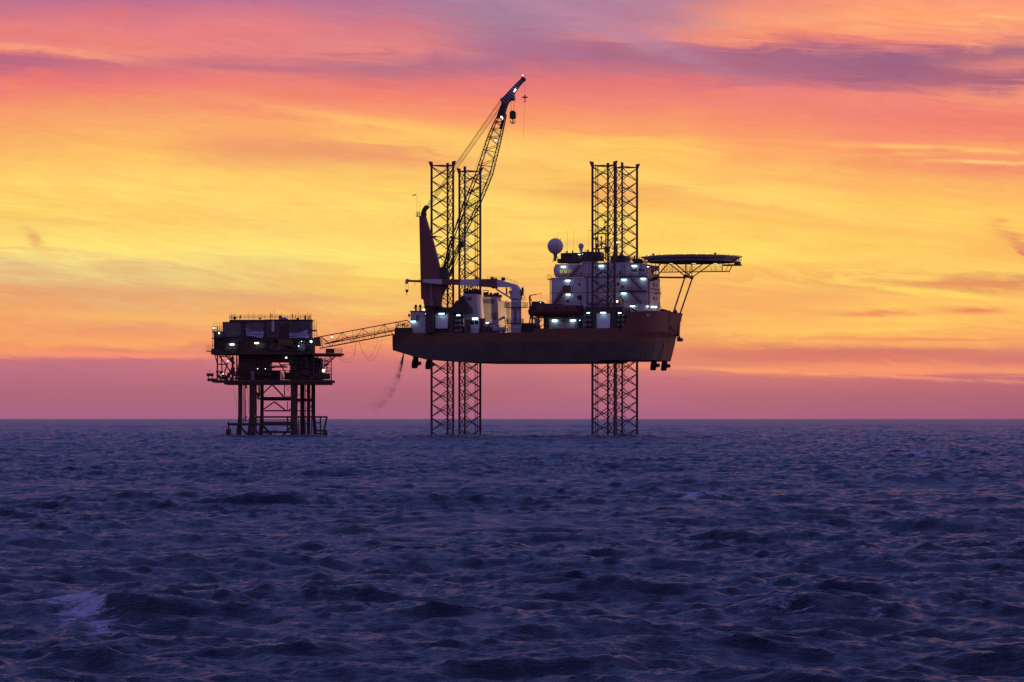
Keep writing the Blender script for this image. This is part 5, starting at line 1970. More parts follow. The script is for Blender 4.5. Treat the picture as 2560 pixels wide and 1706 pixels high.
# main hook block
m = MB()
for x0, x1 in ((645, 655), (735, 725)):
    for dv in (-0.4, 0.4):
        m.bar(S(t5(x0, 800), VC+dv), S(t5(x1, 1100), VC+dv), 0.05, 4)
m.build('hoist_rope', M_WIRE, crane)
m = MB()
m.prism(uz([(655, 1090), (735, 1090), (775, 1145), (775, 1310), (735, 1325), (655, 1325), (612, 1310), (615, 1145)], t5, VC), VC-0.5, VC+0.5)
hk = m.build('hook_block', M_DARK, crane, bevel=0.05)
m = MB()
m.bar(S(t5(693, 1320), VC), S(t5(693, 1430), VC), 0.16, 8)
for sg in (-1, 1):
    pts = [S(t5(693+sg*(0+66*sin(a)), 1380+62*cos(a)), VC) for a in [i*pi/2*1.35/7 for i in range(8)]]
    for i in range(7):
        m.bar(pts[i], pts[i+1], 0.2*(1-i/10), 8)
m.build('hook', M_DARK, hk)
# auxiliary hook with its cross bar
m = MB()
m.bar(S(t5(1033, 262), VC), S(t5(1033, 680), VC), 0.03, 4)
m.bar(S(t5(1030, 860), VC), S(t5(1000, 1568), VC), 0.022, 4)
m.bar(S(t5(1000, 1568), VC), S(z5(1207, 745), VC), 0.022, 4)
m.build('tag_line', M_WIRE, crane)
m = MB()
m.bar(S(t5(960, 712), VC), S(t5(1110, 712), VC), 0.2, 8)
m.bar(S(t5(1033, 655), VC), S(t5(1033, 770), VC), 0.24, 8, 0.18)
ah = m.build('auxiliary_block', M_DARK, crane)
m = MB()
pts = [S(t5(1030+28*sin(a), 818-28*cos(a)), VC) for a in [pi*0.1+i*pi*1.4/9 for i in range(10)]]
pts = [S(t5(1030, 770), VC)] + pts
m.path(pts, 0.1, 6)
m.build('hook', M_DARK, ah)

# ------------------------------------------------------------------ pedestal crane with banded boom
VD = -18.6
pc = S(s5(1310, 1330), VD)
dc = thing('pedestal_crane', SHIP, (pc[0], VD, DECK), 'blue-white pedestal crane with a long level boom banded white and dark', 'crane')
rp = (S(s5(1420, 1200), VD)[0]-S(s5(1198, 1200), VD)[0])/2
m = MB()
z_a = S(s5(1300, 1115), VD)[2]; z_b = S(s5(1300, 768), VD)[2]; z_c = S(s5(1300, 605), VD)[2]
m.bar((pc[0], VD, DECK), (pc[0], VD, z_a), rp*1.02, 28)
m.bar((pc[0], VD, z_a), (pc[0], VD, z_c), rp, 28, rp*0.98)
ped = m.build('pedestal', M_WHITE, dc, label='white pedestal', bevel=0.03)
m = MB()
for z_, ro, x0, x1 in ((z_b, 0, 1092, 1525), (z_a, 0, 1100, 1430)):
    a = S(s5(x0, 770), VD)[0]; b = S(s5(x1, 770), VD)[0]
    m.plan([(a, VD-rp-0.9), (b, VD-rp-0.9), (b, VD+rp+0.9), (a, VD+rp+0.9)], z_-0.2, z_-0.02)
    m.rail([(a, VD-rp-0.85, z_), (b, VD-rp-0.85, z_), (b, VD+rp+0.85, z_)], 1.35, 0.9, 0.045)
    m.rail([(a, VD-rp-0.85, z_), (a, VD+rp+0.85, z_)], 1.35, 0.9, 0.045)
a = S(s5(1430, 1130), VD); b = S(s5(1470, 1020), VD)
m.rail([(a[0], VD, a[2]), (b[0], VD, a[2])], 1.4, 0.3, 0.04)
m.build('service_platform', M_DARK, ped)
m = MB()
m.bar((pc[0], VD, z_c), (pc[0], VD, z_c+0.3), rp*1.08, 28)
m.build('slew_ring', M_DARK, ped)
m = MB()   # ladder recess on the column
a = S(s5(1262, 800), VD-rp-0.02); b = S(s5(1312, 1110), VD-rp-0.02)
m.box((a[0], VD-rp-0.1, b[2]), (b[0], VD-rp+0.3, a[2]))
m.build('ladder_cage', M_GREY, ped)
# king post, boom foot and boom: outline split by its bands
topl = [(335, 225), (500, 230), (528, 225), (560, 216), (820, 216), (900, 217), (1075, 218), (1340, 216), (1445, 213), (1560, 213), (1590, 217), (1700, 248), (1850, 290)]
botl = [(335, 252), (500, 260), (528, 262), (560, 264), (820, 288), (900, 292), (1075, 297), (1340, 320), (1500, 330), (1520, 345), (1575, 348), (1592, 326), (1790, 330)]
def interp(lst, x):
    for (x0, y0), (x1, y1) in zip(lst, lst[1:]):
        if x0 <= x <= x1:
            return y0+(y1-y0)*(x-x0)/(x1-x0)
    return lst[-1][1]
def vb(x):      # the boom is slewed outboard: nearer the camera towards its tip
    return VD - 7.2*max(0.0, (1790-x)/1485.0)
def inv_s5(x, y):
    c = s5(x, y)
    return ((c[0]-960)*5.6, (c[1]-660)*5.6)
def BP(x, y):   # point on the boom's centre plane from the z2 crop
    return S(z2(x, y), vb(x))
def skew(pts, hw):
    n = len(pts)
    cen = [BP(x, y) for x, y in pts]
    area = sum(cen[a][0]*cen[(a+1) % n][2]-cen[(a+1) % n][0]*cen[a][2] for a in range(n))
    if area < 0:
        cen = cen[::-1]
    vs = [(p[0], p[1]-hw, p[2]) for p in cen] + [(p[0], p[1]+hw, p[2]) for p in cen]
    fs = [tuple(range(n)), tuple(range(2*n-1, n-1, -1))]
    for a in range(n):
        b = (a+1) % n
        fs.append((b, a, n+a, n+b))
    mb = MB()
    mb.add(vs, fs)
    return mb
def band(x0, x1, vv=0.75):
    xs = sorted({x0, x1} | {x for x, _ in topl+botl if x0 < x < x1})
    up = [(x, interp(topl, x)) for x in xs]
    dn = [(x, interp(botl, x)) for x in xs][::-1]
    return skew(up+dn, vv)
boomd = band(1592, 1790).build('boom', M_WHITE, dc)
for x0, x1, mm_, lab in ((335, 555, M_RED, 'dark red outer boom section'), (555, 820, M_WHITE, 'white outer boom section'), (820, 1075, M_RED, 'dark red middle boom section'),
                    (1075, 1340, M_WHITE, 'white middle boom section'), (1340, 1592, M_RED, 'dark red inner boom section')):
    band(x0, x1, 0.75 if x0 > 800 else 0.6).build('boom_section', mm_, boomd, label=lab)
m = skew([(305, 225), (318, 212), (335, 212), (345, 225), (345, 250), (333, 262), (325, 282), (308, 285), (301, 270)], 0.5)
m.build('boom_tip', M_WHITE, boomd)
m = MB()
m.prism(uz([(1785, 272), (1850, 290), (1885, 325), (1905, 360), (1915, 400), (1920, 500), (1778, 500), (1780, 400), (1800, 370), (1790, 330)], z2, VD), VD-1.4, VD+1.4)
m.build('king_post', M_WHITE, dc, bevel=0.05)
m = MB(); m.bar(BP(*inv_s5(870, 372)), S(s5(1190, 570), VD), 0.26, 10)
m.build('luffing_cylinder', M_WHITE, dc)
m = MB()
a = S(s5(1125, 350), VD); b = S(s5(1210, 490), VD)
m.box((a[0], VD-2.4, b[2]), (a[0]+0.15, VD-0.9, a[2])); m.box((a[0], VD-2.4, b[2]), (b[0], VD-0.9, b[2]+0.15))
m.bar(S(s5(1180, 440), VD-1.6), S(s5(1180, 345), VD-1.6), 0.14, 6); m.cbox(S(s5(1178, 440), VD-1.6), 0.6, 1.0, 0.6)
m.bar((a[0]+.08, VD-2.4, b[2]), (a[0]+.08, VD-2.4, a[2]+.5), 0.06, 4)
m.build('operator_cab', M_GREY, dc)
m = MB()
for (x, y, w, h, d) in ((790, 140, 0.9, 0.75, 1.2), (870, 158, 0.6, 0.55, 1.0), (1030, 160, 1.0, 0.9, 1.3), (440, 148, 0.9, 0.6, 0.8)):
    c_ = BP(*inv_s5(x, y)); m.cbox(c_, w, d, h)
c_ = BP(*inv_s5(1030, 155)); m.bar((c_[0], c_[1]-0.7, c_[2]), (c_[0], c_[1]+0.7, c_[2]), 0.52, 12)
m.build('boom_winch', M_DARK, dc)
m = MB()
m.rail([BP(*inv_s5(680, 165)), BP(*inv_s5(1070, 165))], 0.95, 1.4, 0.035, 2)
m.rail([BP(*inv_s5(1105, 190)), BP(*inv_s5(1350, 285))], 0.9, 1.1, 0.035, 2)
m.build('railing', M_RAIL, boomd)
m = MB()   # equipment on the right of the king post
a = S(s5(1430, 345), VD); b = S(s5(1468, 510), VD); m.box((a[0], VD-0.4, b[2]), (b[0], VD+0.4, a[2]))
m.bar(S(s5(1455, 345), VD), S(s5(1457, 318), VD), 0.1, 5)
for y in (400, 520, 560, 600):
    m.bar(S(s5(1400, y), VD), S(s5(1500, y+3), VD), 0.07, 5)
m.bar(S(s5(1412, 400), VD), S(s5(1430, 600), VD), 0.08, 5); m.bar(S(s5(1490, 520), VD), S(s5(1515, 605), VD), 0.06, 5)
m.bar(S(s5(1462, 600), VD), S(s5(1462, 770), VD), 0.07, 5)
m.build('cable_drum_frame', M_DARK, dc)
m = MB()
for x in (303, 343):
    m.bar(S(z2(x, 275), vb(320)), S(z2(x, 362), vb(320)), 0.03, 4)
m.build('hoist_rope', M_WIRE, dc)
m = MB()
m.prism(uz([(303, 360), (339, 360), (337, 385), (324, 404), (315, 404), (304, 385)], z2, vb(320)), vb(320)-0.3, vb(320)+0.3)
m.bar(S(z2(320, 400), vb(320)), S(z2(319, 425), vb(320)), 0.09, 6)
m.bar(S(z2(319, 425), vb(320)), S(z2(319, 450), vb(320)), 0.05, 5)
m.build('hook_block', M_DARK, dc)
m = MB()
m.bar(BP(433, 258), BP(433, 280), 0.03, 4); m.bar(BP(427, 287), BP(441, 287), 0.13, 6)
m.build('spare_hook', M_DARK, dc)
for x in (358, 493):
    m = MB(); m.bar(BP(x, 232), BP(x, 203), 0.05, 5); m.build('boom_peg', M_DARK, boomd)

# ------------------------------------------------------------------ fixed production platform
# near face v=-9, far face v=+9, all measured in the z1 crop
NV, FV = -9.0, 9.0
def Q(x, y, v=NV): return G(z1(x, y), v)
base_p = Q(800, 1445)
rig = thing('offshore_platform', RIG, (base_p[0], 0, 0), 'old dark steel gas platform on slender jacket legs, left of the vessel', 'platform')
# jacket legs
legs = [   # x top, x at splash level, x bottom, radius(px in crop), v
    (498, 498, 474, 22, NV, ''), (627, 627, 607, 35, NV, ''), (722, 722, 705, 19, FV, ''),
    (1050, 1050, 1062, 32, NV, ''), (1142, 1142, 1150, 19, FV, ''), (1255, 1255, 1282, 17, FV, ''), (1203, 1203, 1205, 10, 2, '')]
for (xa, xb, xc, rw, v, _) in legs:
    m = MB()
    k = 0.1245/4.126
    a = Q(xa, 900, v); b = Q(xb, 1240, v); c_ = Q(xc, 1452, v); c_[2] = -2.5
    m.bar(b, a, rw*k, 14)
    m.bar(c_, b, rw*k*1.35, 14, rw*k*1.02)
    m.build('jacket_leg', M_RUST, rig)
m = MB()
k = 0.1245/4.126
def br(x0, y0, x1, y1, w, v=0.0, v2=None, mb=None):
    (mb or m).bar(Q(x0, y0, v), Q(x1, y1, v if v2 is None else v2), w*k/2, 8)
# framing between the middle legs
br(665, 1250, 1395, 1250, 20, 4); br(380, 1325, 1040, 1325, 28, NV-1); br(1270, 1310, 1330, 1310, 12, NV)
br(745, 1186, 1015, 1186, 16, 6); br(1080, 1186, 1250, 1186, 10, FV)
br(740, 1062, 1050, 1062, 42, 2); br(1050, 1075, 1250, 1075, 34, 4)
br(740, 1000, 822, 920, 14, 6); br(832, 920, 945, 1040, 16, 6)
br(955, 920, 955, 1050, 11, 4)
br(740, 1170, 850, 1092, 14, 6); br(850, 1092, 970, 1186, 15, 6); br(1000, 1180, 1040, 1150, 12, 6)
br(985, 1090, 985, 1186, 9, 4); br(985, 1250, 985, 1400, 16, 2)
br(735, 1345, 830, 1445, 22, 2); br(1030, 1345, 930, 1445, 20, 2); br(500, 1350, 570, 1430, 20, -4); br(650, 1380, 700, 1440, 18, 0)
br(730, 1405, 1030, 1405, 22, 2); br(740, 1310, 1030, 1312, 24, 3)
br(680, 1000, 680, 1062, 20, -2); br(680, 1062, 750, 1062, 20, -2); br(690, 920, 695, 1040, 18, 0); br(663, 990, 690, 1050, 14, -3)
br(1085, 1105, 1110, 1095, 9, FV); br(1085, 920, 1085, 1240, 10, FV); br(1100, 1240, 1100, 1440, 9, FV)
m.build('jacket_brace', M_RUST, rig)
m = MB()
for x, w, v in ((1072, 14, 4), (1120, 10, -3), (1168, 9, -2), (1190, 12, 1), (1215, 12, 4), (1235, 10, 5), (665, 8, -4)):
    br(x, 900, x, 1450, w, v)
rr = random.Random(12)
for k_ in range(26):
    x = rr.uniform(965, 1120); y = 930+rr.randrange(0, 8)*15
    br(x, y, x+rr.uniform(10, 35), y, 6, rr.uniform(-4, 4))
    x = rr.uniform(1160, 1255); y = rr.uniform(930, 1430)
    br(x, y, x+rr.uniform(-25, 25), y+rr.uniform(-30, 30), 6, rr.uniform(-2, 6))
br(1165, 960, 1225, 1045, 7, -4); br(1225, 1045, 1250, 1045, 8, -4)
m.build('conductor_pipe', M_RUST, rig)
m = MB()   # fender frames and boat landing
br(375, 1300, 375, 1400, 17, NV-1.5); br(370, 1375, 398, 1375, 14, NV-1.5)
a = Q(352, 1375, NV-2); b = Q(400, 1460, NV-2); m.box((a[0], NV-3, -1.5), (b[0], NV-1, a[2]))
br(1270, 1250, 1395, 1250, 20, NV); br(1392, 1245, 1360, 1400, 20, NV); br(1325, 1250, 1325, 1440, 16, NV); br(1290, 1310, 1330, 1310, 10, NV)
br(1270, 1390, 1390, 1390, 18, NV); br(1285, 1420, 1395, 1420, 14, NV)
a = Q(1350, 1390, NV-1); b = Q(1396, 1440, NV-1); m.box((a[0], NV-2, -1.5), (b[0], NV, a[2]))
for x in (560, 700, 845, 985, 1125):
    br(x, 1240, x, 1258, 14, 4)
m.build('boat_fender', M_RUST, rig)
m = MB()
a = Q(520, 1262, 2); 
m.rail([Q(525, 1300, 2), Q(590, 1300, 2)], 1.3, 0.9, 0.05, 3)
m.rail([Q(655, 1300, 3), Q(700, 1300, 3)], 1.2, 0.7, 0.05, 3)
m.rail([Q(740, 1312, 3), Q(1015, 1312, 3)], 1.2, 1.1, 0.03, 2)
m.build('landing_rail', M_RUST, rig)
# caged ladder on the left legs
m = MB()
for x in (528, 545, 552):
    br(x, 920, x, 1300, 4, -6)
y = 925
while y < 1300:
    br(528, y, 552, y, 4, -6.2); y += 9
br(555, 1085, 555, 1300, 4, -5); br(540, 1090, 560, 1090, 4, -5); br(570, 925, 590, 1210, 3, -5); br(560, 920, 560, 955, 14, -4)
m.build('access_ladder', M_RUST, rig)
m = MB()
for (x0, y0, x1, y1, sag) in ((425, 920, 465, 1185, 18), (668, 1180, 690, 1040, 4), (205, 920, 300, 1170, 30)):
    pts = [Q(x0+(x1-x0)*t+sag*0.3*sin(pi*t), y0+(y1-y0)*t+sag*sin(pi*t), NV-1) for t in [i/10 for i in range(11)]]
    for a, b in zip(pts, pts[1:]): m.bar(a, b, 0.035 if x0 > 300 else 0.012, 4)
m.build('hanging_rope', M_WIRE, rig)

# decks
def slab(name, x0, x1, y0, y1, v0, v1, mm, par=None, bev=0.0, lab=None):
    a = Q(x0, y0, v0); b = Q(x1, y1, v0)
    mb = MB(); mb.box((a[0], v0, b[2]), (b[0], v1, a[2]))
    return mb.build(name, mm, par or rig, bevel=bev, label=lab)
low = slab('lower_deck', 205, 1440, 868, 893, NV-1.5, FV, M_RUST)
slab('deck_beam', 330, 1415, 893, 915, NV-1.2, FV-0.3, M_RUST, low)
slab('deck_edge', 158, 250, 852, 880, NV-1.6, NV+3, M_RUST, low)
up_ = slab('upper_deck', 195, 1240, 578, 604, NV-1.5, FV, M_RUST)
slab('deck_wing', 148, 200, 566, 574, NV-1.5, NV+3, M_RUST, up_)
slab('deck_edge', 200, 300, 545, 577, NV-1.3, NV+4, M_RUST, up_)
slab('bridge_landing', 1241, 1545, 592, 608, NV-1.5, 4, M_RUST, up_)
slab('landing_girder', 1245, 1520, 608, 620, NV-1.2, 4, M_RUST, up_)
# mid level: trusses at both ends, machinery between
m = MB()
for v in (NV, FV-1):
    for (x0, y0, x1, y1, w) in ((235, 610, 262, 700, 10), (262, 610, 262, 865, 15), (280, 620, 345, 700, 13), (345, 700, 415, 820, 12), (350, 615, 420, 690, 18), (420, 620, 420, 865, 24), (462, 610, 462, 865, 14),
        (262, 706, 370, 706, 12), (370, 690, 310, 860, 14), (350, 720, 430, 810, 9), (300, 630, 318, 865, 12), (290, 625, 360, 625, 12), (380, 612, 440, 700, 16),
        (1255, 610, 1255, 865, 14), (1375, 725, 1478, 625, 13), (1330, 760, 1380, 720, 10), (1437, 650, 1437, 870, 9), (1370, 640, 1370, 730, 9), (1340, 700, 1360, 860, 9), (1310, 610, 1240, 700, 12), (1400, 620, 1450, 650, 8)):
        if v != NV and (x0 + int(y0)) % 2: continue
        m.bar(Q(x0, y0, v), Q(x1, y1, v), w*k/2, 6)
m.build('deck_truss', M_RUST, rig)
slab('equipment_wall', 478, 655, 604, 868, -7, 6, M_RUST)
slab('equipment_wall', 655, 800, 604, 868, -6, 5, M_DARK)
slab('equipment_wall', 1010, 1240, 604, 868, -6.5, 6, M_RUST)
slab('equipment_wall', 1240, 1330, 640, 868, -5, 6, M_DARK)
slab('deck_stringer', 800, 1010, 604, 684, -6, 4, M_DARK)
m = MB()
for (x0, x1, y, w) in ((810, 985, 735, 16), (830, 960, 722, 8), (920, 1010, 712, 10)):
    m.bar(Q(x0, y, -2), Q(x1, y, -2), w*k/2, 6)
m.bar(Q(840, 600, -7), Q(985, 820, -7), 12*k/2, 6)
m.build('process_pipe', M_RUST, rig)
m = MB()
m.bar(Q(790, 810, -3), Q(905, 810, -3), 42*k, 18)
m.box(Q(800, 768, -4), (Q(905, 868, -4)[0], 0, Q(905, 868, -4)[2]))
m.bar(Q(960, 830, -3), Q(1010, 830, -3), 36*k, 14)
m.build('separator_vessel', M_DARK, rig)
m = MB()
rr = random.Random(21)
for k_ in range(150):
    x = rr.uniform(455, 1400); y = rr.uniform(620, 860)
    if 805 < x < 1000 and 690 < y < 760: continue
    v = rr.choice([-8.3, -7.4, -6.8])
    if rr.random() < 0.5:
        m.bar(Q(x, y, v), Q(x, min(866, y+rr.uniform(30, 160)), v), rr.uniform(4, 9)*k/2, 6)
    else:
        m.bar(Q(x, y, v), Q(min(1420, x+rr.uniform(30, 150)), y, v), rr.uniform(4, 9)*k/2, 6)
for k_ in range(40):
    x = rr.uniform(255, 470); y = rr.uniform(780, 862)
    m.cbox(Q(x, y, rr.uniform(-8, -5)), rr.uniform(.3, .9), .8, rr.uniform(.3, 1.1))
for k_ in range(70):
    x = rr.uniform(1280, 1440); y = rr.uniform(640, 862)
    m.bar(Q(x, y, -7), Q(x+rr.uniform(-30, 30), y+rr.uniform(-25, 25), -6), 5*k/2, 5)
m.build('process_pipe', M_RUST, rig)
slab('valve_skid', 605, 645, 775, 868, NV, NV+1.5, M_MODULE)
slab('valve_skid', 400, 440, 740, 815, NV+1, NV+2, M_MODULE)
slab('splash_wall', 1255, 1425, 800, 858, NV-1, NV-0.8, M_RUST)
# enclosed modules of the upper deck
mod = slab('control_module', 315, 750, 268, 432, -7, 5, M_MODULE, None, 0.05, 'weathered pale module with a dark door')
slab('dark_bay', 502, 552, 262, 432, -7.12, -6, M_DARK, mod)
slab('roof_edge', 385, 760, 246, 268, -7.4, 5.3, M_RUST, mod)
slab('wall_seam', 742, 755, 262, 432, -7.1, -6.5, M_DARK, mod)
mod2 = slab('compressor_module', 755, 1218, 252, 442, -6.5, 5, M_MODULE, None, 0.05)
slab('roof_edge', 755, 1232, 243, 252, -7, 5.5, M_RUST, mod2)
m = MB()
for x in range(765, 900, 17):
    a = Q(x, 256, -6.6); b = Q(x+6, 400, -6.6); m.box((a[0], -6.75, b[2]), (b[0], -6.4, a[2]))
for x in range(1020, 1215, 14):
    a = Q(x, 256, -6.6); b = Q(x+4, 430, -6.6); m.box((a[0], -6.7, b[2]), (b[0], -6.4, a[2]))
m.build('wall_rib', M_MODULE, mod2)
slab('pale_pipe_casing', 822, 848, 256, 370, -7.6, -6.8, M_WHITE, mod2)
slab('dark_bay', 900, 1000, 300, 440, -6.9, -6, M_DARK, mod2)
m = MB()
for y in (270, 283, 296, 309): 
    a = Q(905, y, -7); b = Q(985, y+5, -7); m.box((a[0], -7.2, b[2]), (b[0], -6.6, a[2]))
m.build('louvre', M_GREY, mod2)
slab('machinery_bay', 225, 1245, 440, 578, -7.5, 5, M_RUST)
slab('machinery_bay', 312, 1225, 425, 441, -7.2, 5, M_DARK)
slab('wall_panel', 345, 470, 450, 560, -7.65, -7.4, M_GREY)
slab('wall_panel', 660, 760, 490, 540, -7.65, -7.4, M_GREY)
slab('wall_panel', 800, 1060, 512, 560, -7.65, -7.4, M_GREY)
slab('yellow_beam_guard', 832, 1045, 448, 512, -8.2, -7.6, M_YELL)
m = MB()
for k_ in range(120):
    x = rr.uniform(235, 1240); y = rr.uniform(445, 565)
    if rr.random() < .5: m.bar(Q(x, y, -8), Q(x, min(575, y+rr.uniform(20, 90)), -8), 5*k/2, 5)
    else: m.bar(Q(x, y, -8), Q(min(1245, x+rr.uniform(20, 110)), y, -8), 5*k/2, 5)
m.build('deck_pipework', M_RUST, rig)
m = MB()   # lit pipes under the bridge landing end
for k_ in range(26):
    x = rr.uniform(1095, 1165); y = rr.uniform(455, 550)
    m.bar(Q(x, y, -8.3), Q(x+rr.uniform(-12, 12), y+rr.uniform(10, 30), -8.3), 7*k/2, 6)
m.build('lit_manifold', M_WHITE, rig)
# roof railings and scaffold poles
m = MB()
RT = -6.9
m.rail([Q(385, 243, RT), Q(1225, 243, RT)], 1.35, 1.6, 0.045, 3)
m.rail([Q(385, 243, 4.8), Q(1225, 243, 4.8)], 1.35, 1.9, 0.035, 2)
for x, y in ((405, 170), (430, 180), (580, 175), (630, 175), (715, 178), (847, 145), (880, 180), (925, 178), (1070, 178), (1100, 165), (1145, 178), (1190, 172), (1213, 178), (1228, 178), (1175, 180)):
    m.bar(Q(x, 245, RT), Q(x, y, RT), 0.045, 5)
for k_ in range(22):
    x = rr.uniform(385, 470); y = rr.uniform(195, 240)
    m.bar(Q(x, y, RT), Q(x+rr.uniform(-20, 25), y+rr.uniform(-12, 12), RT), 0.06, 5)
    x = rr.uniform(1185, 1230)
    m.bar(Q(x, y, RT), Q(x+rr.uniform(-14, 14), y+rr.uniform(-16, 16), RT), 0.05, 5)
m.build('roof_railing', M_RUST, rig)
m = MB()   # scaffolding on the right and left ends
for x in (1228, 1243, 1260, 1283):
    m.bar(Q(x, 250+rr.uniform(-10, 20), NV), Q(x+3, 445, NV), 0.05, 5)
for y in (300, 318, 332, 345, 395, 412):
    m.bar(Q(1218, y, NV), Q(1285, y, NV), 0.045, 5)
a = Q(1218, 352, NV); b = Q(1282, 366, NV); m.box((a[0], NV-0.3, b[2]), (b[0], NV+3, a[2]))
m.bar(Q(1285, 360, NV), Q(1300, 445, NV), 0.04, 4)
for x in (212, 230, 262, 285, 300):
    m.bar(Q(x, 320, NV), Q(x, 545, NV), (0.14 if x in (230, 262) else 0.07), 6)
for y in (318, 345, 360, 500, 520):
    m.bar(Q(205, y, NV), Q(312, y, NV), 0.07, 5)
m.rail([Q(228, 320, NV), Q(312, 320, NV)], 1.2, 1.0, 0.03, 1)
for (x0, x1, y0, y1) in ((208, 312, 366, 378), (222, 315, 378, 440), (203, 312, 434, 442)):
    a = Q(x0, y0, NV-0.2); b = Q(x1, y1, NV-0.2); m.box((a[0], NV-0.2, b[2]), (b[0], NV+4, a[2]))
m.build('scaffold', M_RUST, rig)
m = MB()
m.rail([Q(148, 568, NV-1.3), Q(200, 568, NV-1.3)], 1.6, 0.8, 0.045, 3)
m.rail([Q(1462, 592, NV-1.3), Q(1548, 592, NV-1.3), Q(1545, 592, 3)], 1.6, 0.6, 0.045, 5)
m.rail([Q(1255, 866, NV-1.3), Q(1440, 866, NV-1.3)], 1.2, 0.8, 0.04, 3)
m.rail([Q(260, 866, NV-1.3), Q(460, 866, NV-1.3)], 1.2, 1.0, 0.04, 3)
m.build('railing', M_RUST, rig)
m = MB()
a = Q(140, 800, NV); b = Q(232, 828, NV)
m.bar((a[0]+0.35, NV, (a[2]+b[2])/2), (b[0]-0.3, NV, (a[2]+b[2])/2), 0.48, 14)
for x in (170, 210): m.bar(Q(x, 825, NV), Q(x, 855, NV), 0.12, 6)
m.bar(Q(184, 800, NV), Q(184, 770, NV), 0.05, 5); m.sphere(Q(184, 768, NV), 0.14, 8, 6)
m.build('buoy_winch', M_DARK, rig)
# stair under the bridge landing
m = MB()
for k_ in range(5):
    y = 640+k_*45
    m.beam(Q(1345, y+40, NV), Q(1400, y, NV), 0.8, 0.1)
    m.beam(Q(1345, y+25, NV), Q(1400, y-15, NV), 0.05, 0.05)
a = Q(1380, 545, NV); b = Q(1465, 590, NV); m.box((a[0], NV-0.5, b[2]), (b[0], NV+2, a[2]))
m.build('stair_flight', M_RUST, rig)
m = MB()
for k_ in range(40):      # cable trays, hoses and vents on the module faces
    x = rr.uniform(320, 1215); y = rr.uniform(262, 430)
    if rr.random() < .5: m.bar(Q(x, y, -7.3), Q(x, y+rr.uniform(15, 90), -7.3), 4*k/2, 5)
    else: m.bar(Q(x, y, -7.3), Q(x+rr.uniform(20, 80), y+rr.uniform(-2, 2), -7.3), 4*k/2, 5)
for k_ in range(24):
    x = rr.uniform(240, 1230); y = rr.uniform(445, 560)
    m.cbox(Q(x, y, -8.1), rr.uniform(.4, 1.6), .7, rr.uniform(.4, 1.7))
for k_ in range(26):
    x = rr.uniform(640, 1320); y = rr.uniform(640, 850)
    if 800 < x < 1010: continue
    m.cbox(Q(x, y, -7.2), rr.uniform(.4, 2.2), .9, rr.uniform(.4, 1.9))
m.build('service_clutter', M_DARK, rig)
m = MB()
for x, y0, y1, w in ((910, 205, 243, 30), (1165, 205, 243, 14), (440, 215, 243, 22), (700, 225, 243, 16), (1090, 228, 243, 26)):
    a = Q(x-w/2, y0, -4); b = Q(x+w/2, y1, -4); m.box((a[0], -4, b[2]), (b[0], -2.6, a[2]))
m.build('roof_locker', M_DARK, rig)
m = MB()
m.rail([Q(225, 577, -8.9), Q(1240, 577, -8.9)], 1.15, 1.5, 0.04, 3)
m.rail([Q(312, 441, -8.2), Q(1225, 441, -8.2)], 1.1, 1.4, 0.035, 3)
m.build('railing', M_RUST, rig)
# lamps
def rlamp(x, y, w, h, v=NV-0.6, mm=M_LAMPG):
    p = Q(x, y, v)
    mb = MB(); mb.box((p[0]-w/2-.05, v, p[2]+h/2), (p[0]+w/2+.05, v+.6, p[2]+h/2+.08)); o = mb.build('flood_lamp', M_GREY, rig)
    t_ = MB()
    if w > 0.7: t_.box((p[0]-w/2, v-.1, p[2]-h/2), (p[0]+w/2, v+.12, p[2]+h/2))
    else: t_.sphere((p[0], v, p[2]), h/2, 10, 6)
    t_.build('lamp_tube', mm, o)
for (x, y, w, h) in ((413, 502, 1.3, .38), (667, 488, 1.3, .38), (972, 638, .5, .5), (1362, 605, .5, .45), (1357, 772, .5, .85), (223, 333, .4, .42), (279, 385, .4, .42), (1228, 472, .5, .7), (368, 672, .3, .3), (320, 805, .25, .25), (757, 752, .2, .2), (678, 752, .2, .2), (1100, 520, .4, .3), (1130, 470, .3, .2)):
    rlamp(x, y, w, h, mm=M_LAMPG if x not in (1228, 223, 279, 1100, 1130) else M_LAMP)

# tarpaulins hung over the module walls
def tarp(pts, v, lab, seed):
    rr2 = random.Random(seed)
    p = [Q(x, y, v) for x, y in pts]    # tl, tr, br, bl
    c_ = sum(p, Vector())/4
    o = thing('tarpaulin', RIG, c_, lab, 'tarpaulin')
    mb = MB(); n_ = 14
    ph = rr2.uniform(0, 6)
    for sgn in (0, 1):
        for i in range(n_+1):
            for j in range(n_+1):
                s_, t_ = i/n_, j/n_
                q = p[0].lerp(p[1], s_).lerp(p[3].lerp(p[2], s_), t_)
                q = q + Vector((0, -0.35*abs(sin(5*s_+3*t_+ph)) - 0.18*sin(13*t_+4*s_) - sgn*0.03, 0.3*sin(pi*s_)*(-1)*(1-t_)*1.2))
                mb.v.append(tuple(q))
    N_ = (n_+1)**2
    for i in range(n_):
        for j in range(n_):
            a_ = i*(n_+1)+j
            mb.f.append((a_, a_+1, a_+n_+2, a_+n_+1)); mb.f.append((N_+a_, N_+a_+n_+1, N_+a_+n_+2, N_+a_+1))
    mb.build('sheet', M_TARP, o, smooth=True)
tarp(((555, 335), (745, 362), (728, 443), (562, 405)), -8.4, 'sagging pale blue tarpaulin hung over the left module wall', 1)
tarp(((1000, 385), (1190, 345), (1215, 435), (1005, 435)), -8.4, 'pale tarpaulin spread along the right end of the module wall', 2)
o = thing('roof_crate', RIG, Q(940, 243, -5), 'blue covered crate on the platform roof between the standing workers', 'crate')
